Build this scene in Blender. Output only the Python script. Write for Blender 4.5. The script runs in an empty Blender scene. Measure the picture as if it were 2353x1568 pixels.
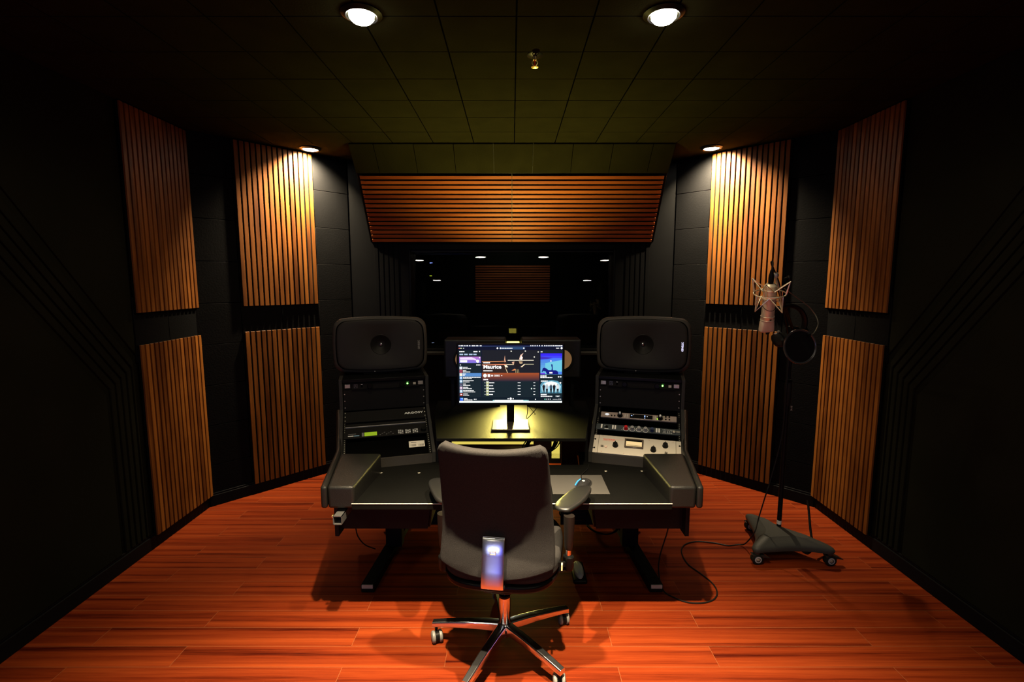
import bpy, bmesh, math, random
from mathutils import Vector, Matrix
random.seed(7)
col = bpy.context.scene.collection
V = Vector
# ------------------------------------------------------------ camera frame
F = 1140.0; PIT = math.atan(139/1140); CP, SP = math.cos(PIT), math.sin(PIT); CH = 1.70
def at(x, y, D=None, z=None):
    """point of the room seen at photograph pixel (x, y), at distance D or height z"""
    r = (x-1176.5, F*CP+(784-y)*SP, (784-y)*CP-F*SP)
    t = D/r[1] if D is not None else (z-CH)/r[2]
    return V((r[0]*t, r[1]*t, CH+r[2]*t))
CEIL = 2.74
# ------------------------------------------------------------ materials
MT = {}
def mat(name, c, rough=.5, metal=0., bump=0., bscale=200., spec=.5, emit=None, es=0., coat=0., noise=0., nscale=8., sheen=0.):
    if name in MT: return MT[name]
    m = bpy.data.materials.new(name); m.use_nodes = True; nt = m.node_tree
    b = nt.nodes['Principled BSDF']
    b.inputs['Base Color'].default_value = (*c, 1); b.inputs['Roughness'].default_value = rough
    b.inputs['Metallic'].default_value = metal; b.inputs['Specular IOR Level'].default_value = spec
    b.inputs['Coat Weight'].default_value = coat; b.inputs['Sheen Weight'].default_value = sheen
    if emit: b.inputs['Emission Color'].default_value = (*emit, 1); b.inputs['Emission Strength'].default_value = es
    tc = nt.nodes.new('ShaderNodeTexCoord')
    n = nt.nodes.new('ShaderNodeTexNoise'); n.inputs['Scale'].default_value = nscale; n.inputs['Detail'].default_value = 4
    nt.links.new(tc.outputs['Object'], n.inputs['Vector'])
    mx = nt.nodes.new('ShaderNodeMixRGB'); mx.blend_type = 'MULTIPLY'; mx.inputs['Fac'].default_value = noise if noise else .12
    mx.inputs['Color1'].default_value = (*c, 1)
    rp = nt.nodes.new('ShaderNodeValToRGB'); rp.color_ramp.elements[0].color = (.35, .35, .35, 1); rp.color_ramp.elements[1].color = (1.5, 1.5, 1.5, 1)
    rp.color_ramp.elements[0].position = .3; rp.color_ramp.elements[1].position = .75
    nt.links.new(n.outputs['Fac'], rp.inputs['Fac']); nt.links.new(rp.outputs['Color'], mx.inputs['Color2'])
    nt.links.new(mx.outputs['Color'], b.inputs['Base Color'])
    if bump:
        n2 = nt.nodes.new('ShaderNodeTexNoise'); n2.inputs['Scale'].default_value = bscale; n2.inputs['Detail'].default_value = 3
        nt.links.new(tc.outputs['Object'], n2.inputs['Vector'])
        bp = nt.nodes.new('ShaderNodeBump'); bp.inputs['Strength'].default_value = bump; bp.inputs['Distance'].default_value = .002
        nt.links.new(n2.outputs['Fac'], bp.inputs['Height']); nt.links.new(bp.outputs['Normal'], b.inputs['Normal'])
    MT[name] = m; return m
def emis(name, c, s):
    if name in MT: return MT[name]
    m = bpy.data.materials.new(name); m.use_nodes = True; nt = m.node_tree
    b = nt.nodes['Principled BSDF']; b.inputs['Base Color'].default_value = (.002, .002, .002, 1); b.inputs['Roughness'].default_value = .6; b.inputs['Specular IOR Level'].default_value = .03
    b.inputs['Emission Color'].default_value = (*c, 1); b.inputs['Emission Strength'].default_value = s
    MT[name] = m; return m
def wood(name, axis, base, dark, acr):
    """stained slats: grain stretched along axis (0 x, 2 z), one tone per slat counted along acr"""
    m = bpy.data.materials.new(name); m.use_nodes = True; nt = m.node_tree; L = nt.links; b = nt.nodes['Principled BSDF']
    tc = nt.nodes.new('ShaderNodeTexCoord'); mp = nt.nodes.new('ShaderNodeMapping')
    sc = [26., 26., 26.]; sc[axis] = 2.2; mp.inputs['Scale'].default_value = sc
    oi = nt.nodes.new('ShaderNodeObjectInfo')
    cb = nt.nodes.new('ShaderNodeCombineXYZ'); L.new(oi.outputs['Random'], cb.inputs[1])
    mu = nt.nodes.new('ShaderNodeVectorMath'); mu.operation = 'MULTIPLY_ADD'; mu.inputs[1].default_value = (0, 40, 0)
    L.new(cb.outputs[0], mu.inputs[0]); L.new(tc.outputs['Object'], mu.inputs[2]); L.new(mu.outputs[0], mp.inputs['Vector'])
    n = nt.nodes.new('ShaderNodeTexNoise'); n.inputs['Scale'].default_value = 1.; n.inputs['Detail'].default_value = 5
    L.new(mp.outputs[0], n.inputs['Vector'])
    sp = nt.nodes.new('ShaderNodeSeparateXYZ'); L.new(tc.outputs['Object'], sp.inputs[0])
    fl = nt.nodes.new('ShaderNodeMath'); fl.operation = 'DIVIDE'; fl.inputs[1].default_value = .04; L.new(sp.outputs[acr], fl.inputs[0])
    f2 = nt.nodes.new('ShaderNodeMath'); f2.operation = 'FLOOR'; L.new(fl.outputs[0], f2.inputs[0])
    ad = nt.nodes.new('ShaderNodeMath'); ad.operation = 'ADD'; L.new(f2.outputs[0], ad.inputs[0]); L.new(oi.outputs['Random'], ad.inputs[1])
    wn = nt.nodes.new('ShaderNodeTexWhiteNoise'); wn.noise_dimensions = '1D'; L.new(ad.outputs[0], wn.inputs['W'])
    mm = nt.nodes.new('ShaderNodeMath'); mm.operation = 'MULTIPLY_ADD'; mm.inputs[1].default_value = .35; L.new(wn.outputs['Value'], mm.inputs[0]); L.new(n.outputs['Fac'], mm.inputs[2])
    rp = nt.nodes.new('ShaderNodeValToRGB'); rp.color_ramp.elements[0].color = (*dark, 1); rp.color_ramp.elements[0].position = .42
    rp.color_ramp.elements[1].color = (*base, 1); rp.color_ramp.elements[1].position = .92
    L.new(mm.outputs[0], rp.inputs['Fac']); L.new(rp.outputs['Color'], b.inputs['Base Color'])
    b.inputs['Roughness'].default_value = .5; b.inputs['Specular IOR Level'].default_value = .15
    MT[name] = m; return m
def floor_mat():
    m = bpy.data.materials.new('floor_planks'); m.use_nodes = True; nt = m.node_tree; L = nt.links; b = nt.nodes['Principled BSDF']
    tc = nt.nodes.new('ShaderNodeTexCoord')
    br = nt.nodes.new('ShaderNodeTexBrick'); br.offset = .37; br.offset_frequency = 2
    br.inputs['Scale'].default_value = 1; br.inputs['Brick Width'].default_value = 1.22; br.inputs['Row Height'].default_value = .126
    br.inputs['Mortar Size'].default_value = .0013; br.inputs['Mortar Smooth'].default_value = .2
    br.inputs['Color1'].default_value = (0, 0, 0, 1); br.inputs['Color2'].default_value = (1, 1, 1, 1); br.inputs['Mortar'].default_value = (.5, .5, .5, 1)
    mpb = nt.nodes.new('ShaderNodeMapping'); mpb.inputs['Location'].default_value = (.30, -.116+.126*40, 0)
    L.new(tc.outputs['Object'], mpb.inputs['Vector']); L.new(mpb.outputs[0], br.inputs['Vector'])
    # streaky grain, shifted per plank
    sh = nt.nodes.new('ShaderNodeVectorMath'); sh.operation = 'MULTIPLY_ADD'; sh.inputs[1].default_value = (3.1, 5.3, 0)
    L.new(br.outputs['Color'], sh.inputs[0]); L.new(tc.outputs['Object'], sh.inputs[2])
    mp = nt.nodes.new('ShaderNodeMapping'); mp.inputs['Scale'].default_value = (.42, 24, 1); L.new(sh.outputs[0], mp.inputs['Vector'])
    n = nt.nodes.new('ShaderNodeTexNoise'); n.inputs['Scale'].default_value = 1.; n.inputs['Detail'].default_value = 7; n.inputs['Roughness'].default_value = .6; n.inputs['Distortion'].default_value = .35
    L.new(mp.outputs[0], n.inputs['Vector'])
    mp2 = nt.nodes.new('ShaderNodeMapping'); mp2.inputs['Scale'].default_value = (6, 170, 1); L.new(sh.outputs[0], mp2.inputs['Vector'])
    n2 = nt.nodes.new('ShaderNodeTexNoise'); n2.inputs['Scale'].default_value = 1.; n2.inputs['Detail'].default_value = 3; L.new(mp2.outputs[0], n2.inputs['Vector'])
    rp = nt.nodes.new('ShaderNodeValToRGB'); e = rp.color_ramp.elements
    e[0].position = .30; e[0].color = (.030, .0024, .0008, 1); e[1].position = .72; e[1].color = (.180, .0290, .0058, 1)
    k = e.new(.46); k.color = (.110, .0140, .0030, 1)
    mx0 = nt.nodes.new('ShaderNodeMath'); mx0.operation = 'MULTIPLY_ADD'; mx0.inputs[1].default_value = .22; L.new(n2.outputs['Fac'], mx0.inputs[0])
    sb = nt.nodes.new('ShaderNodeMath'); sb.operation = 'SUBTRACT'; sb.inputs[1].default_value = .11; L.new(n.outputs['Fac'], sb.inputs[0]); L.new(sb.outputs[0], mx0.inputs[2])
    L.new(mx0.outputs[0], rp.inputs['Fac'])
    mx = nt.nodes.new('ShaderNodeMixRGB'); mx.inputs['Color2'].default_value = (.19, .07, .028, 1)
    mf = nt.nodes.new('ShaderNodeMath'); mf.operation = 'MULTIPLY'; mf.inputs[1].default_value = .6; L.new(br.outputs['Fac'], mf.inputs[0]); L.new(mf.outputs[0], mx.inputs['Fac'])
    L.new(rp.outputs['Color'], mx.inputs['Color1']); L.new(mx.outputs['Color'], b.inputs['Base Color'])
    b.inputs['Roughness'].default_value = .42; b.inputs['Specular IOR Level'].default_value = .06
    bp = nt.nodes.new('ShaderNodeBump'); bp.inputs['Strength'].default_value = .25; bp.inputs['Distance'].default_value = .001; bp.invert = True
    L.new(br.outputs['Fac'], bp.inputs['Height']); L.new(bp.outputs['Normal'], b.inputs['Normal'])
    return m
def glass_mat():
    m = bpy.data.materials.new('window_glass'); m.use_nodes = True; nt = m.node_tree; L = nt.links
    nt.nodes.remove(nt.nodes['Principled BSDF']); out = nt.nodes['Material Output']
    t = nt.nodes.new('ShaderNodeBsdfTransparent'); t.inputs[0].default_value = (.86, .9, .86, 1)
    g = nt.nodes.new('ShaderNodeBsdfGlossy'); g.inputs['Roughness'].default_value = .0
    fr = nt.nodes.new('ShaderNodeFresnel'); fr.inputs[0].default_value = 1.5
    mx = nt.nodes.new('ShaderNodeMixShader'); L.new(fr.outputs[0], mx.inputs[0]); L.new(t.outputs[0], mx.inputs[1]); L.new(g.outputs[0], mx.inputs[2])
    L.new(mx.outputs[0], out.inputs['Surface']); return m

WALL = mat('wall_paint', (.0075, .0078, .0052), .8, noise=.25, nscale=3, bump=.15, bscale=60, spec=.0)
FRONT = mat('front_wall_paint', (.0019, .0019, .0021), .42, bump=.1, bscale=80, spec=.03)
CEILM = mat('ceiling_board', (.013, .0125, .0055), .9, spec=.0, bump=.5, bscale=120, noise=.2)
TILE = mat('felt_tile', (.0030, .0030, .0033), .6, bump=.5, bscale=90, spec=.03)
BASEB = mat('baseboard_black', (.004, .004, .0045), .4, spec=.04)
GAP = mat('shadow_gap_black', (.0012, .0012, .0012), .9, spec=0.)
WOODV = wood('slat_wood_upright', 2, (.165, .056, .0085), (.054, .0150, .0020), 0)
WOODH = wood('slat_wood_level', 0, (.32, .085, .018), (.17, .033, .0065), 2)
FELT = mat('slat_felt', (.002, .002, .002), .95, spec=.05)
FLOOR = floor_mat(); GLASS = glass_mat()
DESK = mat('desk_laminate', (.0031, .0031, .0028), .5, bump=.4, bscale=350, spec=.06)
VINYL = mat('bolster_vinyl', (.0085, .0082, .0078), .32, bump=.55, bscale=420, spec=.22)
RACKM = mat('rack_side_paint', (.024, .023, .0215), .5, bump=.3, bscale=300, spec=.12)
BLK = mat('black_plastic', (.0035, .0035, .0035), .38, spec=.10)
BLKM = mat('black_metal', (.004, .004, .004), .45, spec=.07)
PANELB = mat('panel_black', (.0085, .0080, .0076), .55, bump=.2, bscale=500, spec=.06)
DARKER = mat('rack_void', (.0015, .0015, .0015), .9, spec=0.)
CHROME = mat('chrome', (.75, .75, .76), .12, metal=1, noise=.05)
CHROMEB = mat('satin_chrome', (.8, .8, .84), .20, metal=1, noise=.05)
STEEL = mat('steel', (.42, .40, .34), .42, metal=.7)
BRASS = mat('brass', (.8, .6, .25), .3, metal=1)
SPKM = mat('speaker_enclosure', (.040, .036, .031), .55, spec=.15, bump=.25, bscale=600)
SPKF = mat('speaker_baffle', (.016, .0145, .013), .55, spec=.10, bump=.25, bscale=600)
FAB = mat('chair_fabric', (.0225, .0210, .0212), .95, bump=1., bscale=700, noise=.6, nscale=420, spec=.05)
PAD = mat('arm_pad', (.008, .008, .008), .36, spec=.35, bump=.2, bscale=500)
MICM = mat('microphone_nickel', (.55, .46, .32), .42, metal=.4)
MESH = mat('microphone_mesh', (.48, .40, .29), .6, metal=.2, bump=.8, bscale=900)
GOLDW = mat('shock_mount_wire', (.95, .86, .62), .38, metal=.9)
CREAM = mat('cream_panel', (.52, .47, .39), .45, noise=.05)
UAP = mat('silver_pink_panel', (.50, .40, .36), .35, metal=.5)
NAVY = mat('slate_panel', (.035, .045, .05), .4)
RUBBER = mat('rubber', (.006, .006, .006), .6, spec=.1)
CASTG = mat('caster_tread_grey', (.14, .135, .125), .5)
MPAD = mat('mouse_pad_cloth', (.036, .033, .030), .95, bump=.6, bscale=700)
LAMPE = emis('lamp_glow', (1, .90, .74), 70.)
WHITEP = mat('print_white', (.75, .75, .72), .5)
STICK = mat('sticker_paper', (.62, .58, .50), .6)
REDP = mat('print_red', (.75, .06, .03), .5)
REDK = mat('red_knob', (.65, .01, .015), .35)
GREYK = mat('grey_knob', (.33, .32, .31), .4)
BLUEK = mat('navy_knob', (.02, .03, .09), .4)
ORNG = mat('cone_tan', (.62, .38, .20), .6, noise=.1)

# ------------------------------------------------------------ mesh builder
class Fr:
    def __init__(s, o, u, v, n): s.o, s.u, s.v, s.n = V(o), V(u), V(v), V(n)
    def P(s, a, b, c=0): return s.o+s.u*a+s.v*b+s.n*c
W = Fr((0, 0, 0), (1, 0, 0), (0, 1, 0), (0, 0, 1))
class MB:
    def __init__(s): s.v = []; s.f = []; s.m = []; s.cut = []
    def add(s, vs, fs, mi=0):
        s.cut.append((len(s.v), len(s.f))); k = len(s.v); s.v += [V(p) for p in vs]; s.f += [tuple(k+i for i in f) for f in fs]; s.m += [mi]*len(fs); return s
    def box(s, u0, u1, v0, v1, d0, d1, fr=W, mi=0):
        p = [fr.P(a, b, c) for c in (d0, d1) for b in (v0, v1) for a in (u0, u1)]
        return s.add(p, [(0, 2, 3, 1), (4, 5, 7, 6), (0, 1, 5, 4), (2, 6, 7, 3), (0, 4, 6, 2), (1, 3, 7, 5)], mi)
    def quad(s, pts, mi=0): return s.add(pts, [tuple(range(len(pts)))], mi)
    def prism(s, poly, vec, mi=0):
        n = len(poly); poly = [V(p) for p in poly]; vec = V(vec)
        return s.add(poly+[p+vec for p in poly], [tuple(range(n)), tuple(range(2*n-1, n-1, -1))]+[(i, i+n, (i+1) % n+n, (i+1) % n) for i in range(n)], mi)
    def cyl(s, p0, p1, r0, r1=None, seg=16, mi=0):
        r1 = r0 if r1 is None else r1
        return s.lathe(p0, V(p1)-V(p0), [(0, 0), (r0, 0), (r1, (V(p1)-V(p0)).length), (0, (V(p1)-V(p0)).length)], seg, mi)
    def lathe(s, o, ax, prof, seg=24, mi=0, sx=1., up=None):
        o = V(o); a = V(ax).normalized(); u = V(up).normalized() if up else a.orthogonal().normalized(); w = a.cross(u)
        vs, fs, rings = [], [], []
        for r, h in prof:
            if r < 1e-6: rings.append([len(vs)]); vs.append(o+a*h)
            else:
                rings.append(list(range(len(vs), len(vs)+seg)))
                for k in range(seg):
                    t = 2*math.pi*k/seg; vs.append(o+a*h+u*(r*math.cos(t))+w*(r*sx*math.sin(t)))
        for A, B in zip(rings, rings[1:]):
            for k in range(seg):
                j = (k+1) % seg
                if len(A) == 1 and len(B) > 1: fs.append((A[0], B[j], B[k]))
                elif len(B) == 1 and len(A) > 1: fs.append((A[k], A[j], B[0]))
                elif len(A) > 1: fs.append((A[k], A[j], B[j], B[k]))
        return s.add(vs, fs, mi)
    def tube(s, pts, r, seg=8, closed=False, mi=0, smooth=0, flat=1.):
        P = [V(p) for p in pts]
        if smooth:
            Q = []; n = len(P); R = n if closed else n-1
            for i in range(R):
                p0 = P[(i-1) % n] if closed or i else P[0]; p1 = P[i]; p2 = P[(i+1) % n]; p3 = P[(i+2) % n] if closed or i+2 < n else P[-1]
                for k in range(smooth):
                    t = k/smooth; Q.append(.5*((2*p1)+(p2-p0)*t+(2*p0-5*p1+4*p2-p3)*t*t+(3*p1-p0-3*p2+p3)*t**3))
            if not closed: Q.append(P[-1])
            P = Q
        n = len(P); vs, fs = [], []; up = None
        for i in range(n):
            d = (P[(i+1) % n]-P[i-1]) if closed else (P[min(i+1, n-1)]-P[max(i-1, 0)])
            d.normalize(); up = d.orthogonal().normalized() if up is None else (up-d*up.dot(d)).normalized(); w = d.cross(up)
            rr = r(i/(n-1)) if callable(r) else r
            vs += [P[i]+up*(rr*math.cos(2*math.pi*k/seg))+w*(rr*flat*math.sin(2*math.pi*k/seg)) for k in range(seg)]
        for i in range(n if closed else n-1):
            j = (i+1) % n
            fs += [(i*seg+k, i*seg+(k+1) % seg, j*seg+(k+1) % seg, j*seg+k) for k in range(seg)]
        if not closed: fs += [tuple(range(seg-1, -1, -1)), tuple((n-1)*seg+k for k in range(seg))]
        return s.add(vs, fs, mi)
    def grid(s, rows, closed=False, mi=0):
        m = len(rows[0]); vs = [p for r in rows for p in r]; fs = []
        for i in range(len(rows)-1):
            for k in range(m if closed else m-1):
                j = (k+1) % m; fs.append((i*m+k, i*m+j, (i+1)*m+j, (i+1)*m+k))
        return s.add(vs, fs, mi)
FRAME = {}
def link(me, name, parent=None):
    o = bpy.data.objects.new(name, me); col.objects.link(o)
    if parent: o.parent = parent
    return o
def build(mb, name, mats, parent=None, bevel=0., seg=2, smooth=35, sub=0, label=None):
    """link the builder's shape as ONE mesh object; shapes are given in room coordinates"""
    M = FRAME.get(parent.name, Matrix()) if parent else Matrix()
    Mi = M.inverted(); me = bpy.data.meshes.new(name)
    me.from_pydata([Mi@p for p in mb.v], [], mb.f)
    for m in (mats if isinstance(mats, (list, tuple)) else [mats]): me.materials.append(m)
    me.polygons.foreach_set('material_index', mb.m)
    bm = bmesh.new(); bm.from_mesh(me)
    bmesh.ops.recalc_face_normals(bm, faces=bm.faces); bm.to_mesh(me); bm.free()
    if smooth: me.polygons.foreach_set('use_smooth', [True]*len(me.polygons)); me.set_sharp_from_angle(angle=math.radians(smooth))
    o = link(me, name, parent); FRAME[o.name] = M
    if bevel:
        b = o.modifiers.new('bevel', 'BEVEL'); b.width = bevel; b.segments = seg; b.limit_method = 'ANGLE'; b.angle_limit = math.radians(40)
    if sub:
        b = o.modifiers.new('subdiv', 'SUBSURF'); b.levels = sub; b.render_levels = sub
    if label: o['label'] = label
    return o
def each(mb, name, mats, parent, **k):
    """every shape of the builder becomes a part of its own"""
    ends = mb.cut[1:]+[(len(mb.v), len(mb.f))]; ml = mats if isinstance(mats, (list, tuple)) else [mats]; o = None
    for (v0, f0), (v1, f1) in zip(mb.cut, ends):
        q = MB(); q.v = mb.v[v0:v1]; q.f = [tuple(i-v0 for i in f) for f in mb.f[f0:f1]]; q.m = [0]*(f1-f0)
        o = build(q, name, ml[mb.m[f0]], parent, **k)
    return o
def tag(o, label, cat, group=None):
    o['label'] = label; o['category'] = cat
    if group: o['group'] = group
    return o
def thing(name, label, cat, loc=(0, 0, 0), rz=0., group=None):
    o = bpy.data.objects.new(name, None); o.empty_display_size = .1; col.objects.link(o)
    o.location = loc; o.rotation_euler = (0, 0, rz); FRAME[o.name] = Matrix.Translation(V(loc))@Matrix.Rotation(rz, 4, 'Z')
    return tag(o, label, cat, group)
def struct(mb, name, m, **k):
    o = build(mb, name, m, None, **k); o['kind'] = 'structure'; return o
def dup(root, loc, rz, label, group=None):
    r = root.copy(); col.objects.link(r); r.location = loc; r.rotation_euler = (0, 0, rz); r['label'] = label
    if group: r['group'] = group
    for ch in list(root.children):
        c = ch.copy(); col.objects.link(c); c.parent = r
        for g in list(ch.children):
            d = g.copy(); col.objects.link(d); d.parent = c
    return r
def text(txt, size, fr, a, b, c, name, m, parent, sx=1., align='LEFT', rot=0., bold=0., ext=.0004):
    """lettering laid on frame fr at (a, b), raised c"""
    cu = bpy.data.curves.new('t', 'FONT'); cu.body = txt; cu.size = size; cu.align_x = align; cu.extrude = ext; cu.offset = bold; cu.resolution_u = 3
    t = bpy.data.objects.new('t', cu); col.objects.link(t)
    dg = bpy.context.evaluated_depsgraph_get(); me = bpy.data.meshes.new_from_object(t.evaluated_get(dg)); bpy.data.objects.remove(t)
    Mi = FRAME[parent.name].inverted(); cr, sr = math.cos(rot), math.sin(rot)
    for v in me.vertices:
        x, y = v.co.x*sx, v.co.y
        v.co = Mi@fr.P(a+x*cr-y*sr, b+x*sr+y*cr, c+v.co.z)
    me.materials.clear(); me.materials.append(m)
    o = link(me, name, parent); FRAME[o.name] = FRAME[parent.name]; return o

# ============================================================ SETTING
YB = -4.6
WX = 2.30; YC = 3.59                    # side walls, where they turn
FX, FY = 1.457, 4.486                   # where the angled walls meet the front wall
struct(MB().box(-2.6, 2.6, YB-.1, 8.4, -.06, 0), 'floor', FLOOR)
# ceiling of one-foot boards with open joints
c = MB(); c.box(-2.6, 2.6, YB-.1, 8.4, CEIL+.0045, CEIL+.06, mi=1)
T = .3085
for i in range(-8, 8):
    for j in range(-22, 8):
        x0 = .018+i*T; y0 = 2.109+(j-1)*T
        if y0+T > 3.96: continue
        g = .0035; d = random.uniform(0, .0015)
        if j > -10: c.box(x0+g, x0+T-g, y0+g, y0+T-g, CEIL+d, CEIL+.005)
c.box(-2.6, 2.6, 2.109-11*T, YB, CEIL, CEIL+.005); c.box(-2.6, 2.6, 3.96, 4.9, CEIL+.003, CEIL+.005)
struct(c, 'ceiling', [CEILM, GAP])
def side_wall(s, nm):
    m = MB(); m.box(s*WX, s*(WX+.1), YB, YC+.1, 0, CEIL+.02)
    struct_m = m; m = MB()
    m.prism([(s*WX, YC, 0), (s*FX, FY, 0), (s*(FX+.1), FY+.2, 0), (s*(WX+.1), YC+.1, 0)], (0, 0, CEIL+.02))
    # felt tiles on the angled wall
    u = V((-s*(WX-FX), FY-YC, 0)).normalized(); n = V((-s*u.y, s*u.x, 0)) if False else V((-s*abs(u.y), -abs(u.x), 0)).normalized()
    fr = Fr((s*WX, YC, 0), u, (0, 0, 1), n)
    for k in range(4):
        for r in range(9):
            z1 = 2.755-r*.305; z0 = max(z1-.305, .1); z1 = min(z1, CEIL)
            if z1 > z0: m.box(k*.3075+.002, (k+1)*.3075-.002, z0+.0018, z1-.0018, 0, .022, fr, 1)
    struct(m, 'wall_front_'+nm[5:], [WALL, TILE], bevel=.0015, seg=1); m = struct_m
    # two tiles showing between the slat panels on the straight part
    for k in range(2):
        m.box(2.99+k*.3, 2.99+(k+1)*.3-.003, 1.2, 1.6, 0, .018, Fr((s*WX, 0, 0), (0, 1, 0), (0, 0, 1), (-s, 0, 0)), 1)
    o = struct(m, nm, [WALL, TILE], bevel=.0015, seg=1)
    return fr
frL = side_wall(-1, 'wall_left'); frR = side_wall(1, 'wall_right')
struct(MB().box(-2.6, 2.6, YB-.1, YB, 0, CEIL), 'wall_back', WALL)
m = MB(); wx = .925; z0w, z1w = 1.075, 1.975
m.box(-1.62, -wx, FY, 4.75, 0, CEIL).box(wx, 1.62, FY, 4.75, 0, CEIL).box(-wx, wx, FY, 4.75, 0, z0w).box(-wx, wx, FY, 4.75, z1w, CEIL)
struct(m, 'wall_front', FRONT)
# sloping soffit above the window, faced with ceiling boards
prof = [(3.93, CEIL+.01), (4.115, 2.552), (4.45, 2.035), (FY+.01, 2.035), (FY+.01, CEIL+.01)]
m = MB(); m.prism([(-1.245, y, z) for y, z in prof], (2.49, 0, 0), 1)
su = V((0, 4.115-3.93, 2.552-CEIL)); sl = su.length; su.normalize(); sn = V((0, su.z, -su.y))
fs = Fr((0, 3.93, CEIL), (1, 0, 0), su, sn)
for i in range(-4, 5):
    x0 = (i-.5)*.305+.01
    m.box(max(x0+.002, -1.245), min(x0+.303, 1.245), .003, sl-.012, 0, .012, fs, 0)
struct(m, 'trim_soffit', [CEILM, BLK], bevel=.001, seg=1)
for s, nm in ((-1, 'left'), (1, 'right')):
    m = MB(); m.box(s*WX, s*(WX-.018), YB, YC-.01, 0, .085)
    m.box(s*WX, s*(WX-.010), YB, YC-.01, .085, .10)
    fr = frL if s < 0 else frR
    m.box(.0, 1.23, 0, .085, 0, .034, fr).box(.0, 1.23, .085, .10, 0, .028, fr)
    struct(m, 'baseboard_'+nm, BASEB, bevel=.004)
m = MB(); m.box(-FX, FX, FY-.016, FY, 0, .1)
struct(m, 'baseboard_front', BASEB, bevel=.004)
# ribbed relief on each side wall: five raised bands, upright then slanting up towards the back
for s, nm in ((-1, 'left'), (1, 'right')):
    m = MB()
    for k in range(5):
        ya, yb = 2.772+k*.043, 2.772+k*.043+.030
        za, zb = 1.085+k*.024, 1.085+.030*.55+k*.024
        dy, dz = -1.35, 1.35*1.255
        pts = [(s*WX, ya, .1), (s*WX, yb, .1), (s*WX, yb, zb), (s*WX, yb+dy, zb+dz), (s*WX, ya+dy-.012, za+dz), (s*WX, ya, za)]
        m.prism(pts, (-s*.014, 0, 0))
    # raised field in front of the bands and the field above them
    m.prism([(s*WX, -.6, .1), (s*WX, 2.742, .1), (s*WX, 2.742, 1.06), (s*WX, 2.742-1.30, 1.06+1.63), (s*WX, -.6, 2.69)], (-s*.012, 0, 0))
    m.prism([(s*WX, 2.985, 1.25), (s*WX, 2.985, CEIL), (s*WX, 2.985-1.19, CEIL)], (-s*.012, 0, 0))
    struct(m, 'trim_relief_'+nm, [WALL], bevel=.002, seg=1)
# window: ribs in the surround, frame, sill, tilted pane
m = MB()
for s in (-1, 1):
    for k in range(5):
        x = 1.012+k*.045; m.box(s*x, s*(x+.033), FY-.012, FY, 0.1, 2.03)
struct(m, 'trim_window_ribs', FRONT, bevel=.0015, seg=1)
root = struct(MB().box(-wx, wx, 4.575, 4.625, z0w-.0, z0w+.02).box(-wx, wx, 4.53, 4.58, z1w-.02, z1w).box(-wx, -wx+.014, 4.50, 4.66, z0w, z1w).box(wx-.014, wx, 4.50, 4.66, z0w, z1w), 'window_1', BLKM)
FRAME['window_1'] = Matrix()
tl = math.tan(math.radians(3.5))
build(MB().quad([(-wx+.01, 4.6-.43*tl, z0w), (wx-.01, 4.6-.43*tl, z0w), (wx-.01, 4.6+.47*tl, z1w), (-wx+.01, 4.6+.47*tl, z1w)]), 'window_pane', GLASS, root, smooth=0)
struct(MB().box(-1.1, 1.1, 4.40, FY, 1.035, 1.06), 'window_sill_1', PANELB, bevel=.004)
m = MB(); m.box(-2.6, -2.5, 4.75, 8.3, 0, CEIL).box(2.5, 2.6, 4.75, 8.3, 0, CEIL).box(-2.6, 2.6, 8.2, 8.3, 0, CEIL)
struct(m, 'wall_far_room', WALL)

# ============================================================ SLAT PANELS
def slat_panel(name, label, w, h, loc, rz, group, n, level=False, tiltM=None):
    """backing board with n slats; local x across, z up, -y towards the room"""
    t = thing(name, label, 'wall panel', (0, 0, 0), 0, group)
    b = MB().box(0, w, 0, .009, 0, h); s = MB(); p = (h if level else w)/n; f = .66 if level else .70
    for k in range(n):
        a0 = k*p+p*(1-f)/2; a1 = a0+p*f
        if level: s.box(0, w, -.008, 0, a0, a1)
        else: s.box(a0, a1, -.011, 0, 0, h)
    build(b, 'backing_felt', FELT, t, smooth=0)
    build(s, 'slats', WOODH if level else WOODV, t, bevel=.001, seg=1, smooth=0)
    if tiltM is not None: t.matrix_world = tiltM; t.location, t.rotation_euler = tiltM.to_translation(), tiltM.to_euler()
    else: t.location = loc; t.rotation_euler = (0, 0, rz)
    return t
G = 'upright slat panels on the side walls'
z_up, h_up, z_lo, h_lo = 1.505, 1.225, .085, 1.222
off = .024
for s, side in ((-1, 'left'), (1, 'right')):
    # straight wall: y 3.0..3.6
    for zz, hh, ud in ((z_up, h_up, 'upper'), (z_lo, h_lo, 'lower')):
        if s < 0:
            slat_panel('slat_panel', f'{ud} brown slat panel on the straight {side} wall, beside the ribbed relief', .6, hh, (-WX+.030, 2.99, zz), math.pi/2, G, 15)
        else:
            slat_panel('slat_panel', f'{ud} brown slat panel on the straight {side} wall, beside the ribbed relief', .6, hh, (WX-.030, 3.59, zz), -math.pi/2, G, 15)
        fr = frL if s < 0 else frR
        what = 'bright lamp-lit orange slat panel' if ud == 'upper' else 'dark brown slat panel'
        if s < 0:
            o = fr.P(.315, zz, .024+.009); ang = math.atan2(fr.u.y, fr.u.x)
        else:
            o = fr.P(.915, zz, .024+.009); ang = math.atan2(-fr.u.y, -fr.u.x)
        slat_panel('slat_panel', f'{ud} {what} on the angled {side} wall between black felt tiles', .6, hh, o, ang, G, 15)
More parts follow.
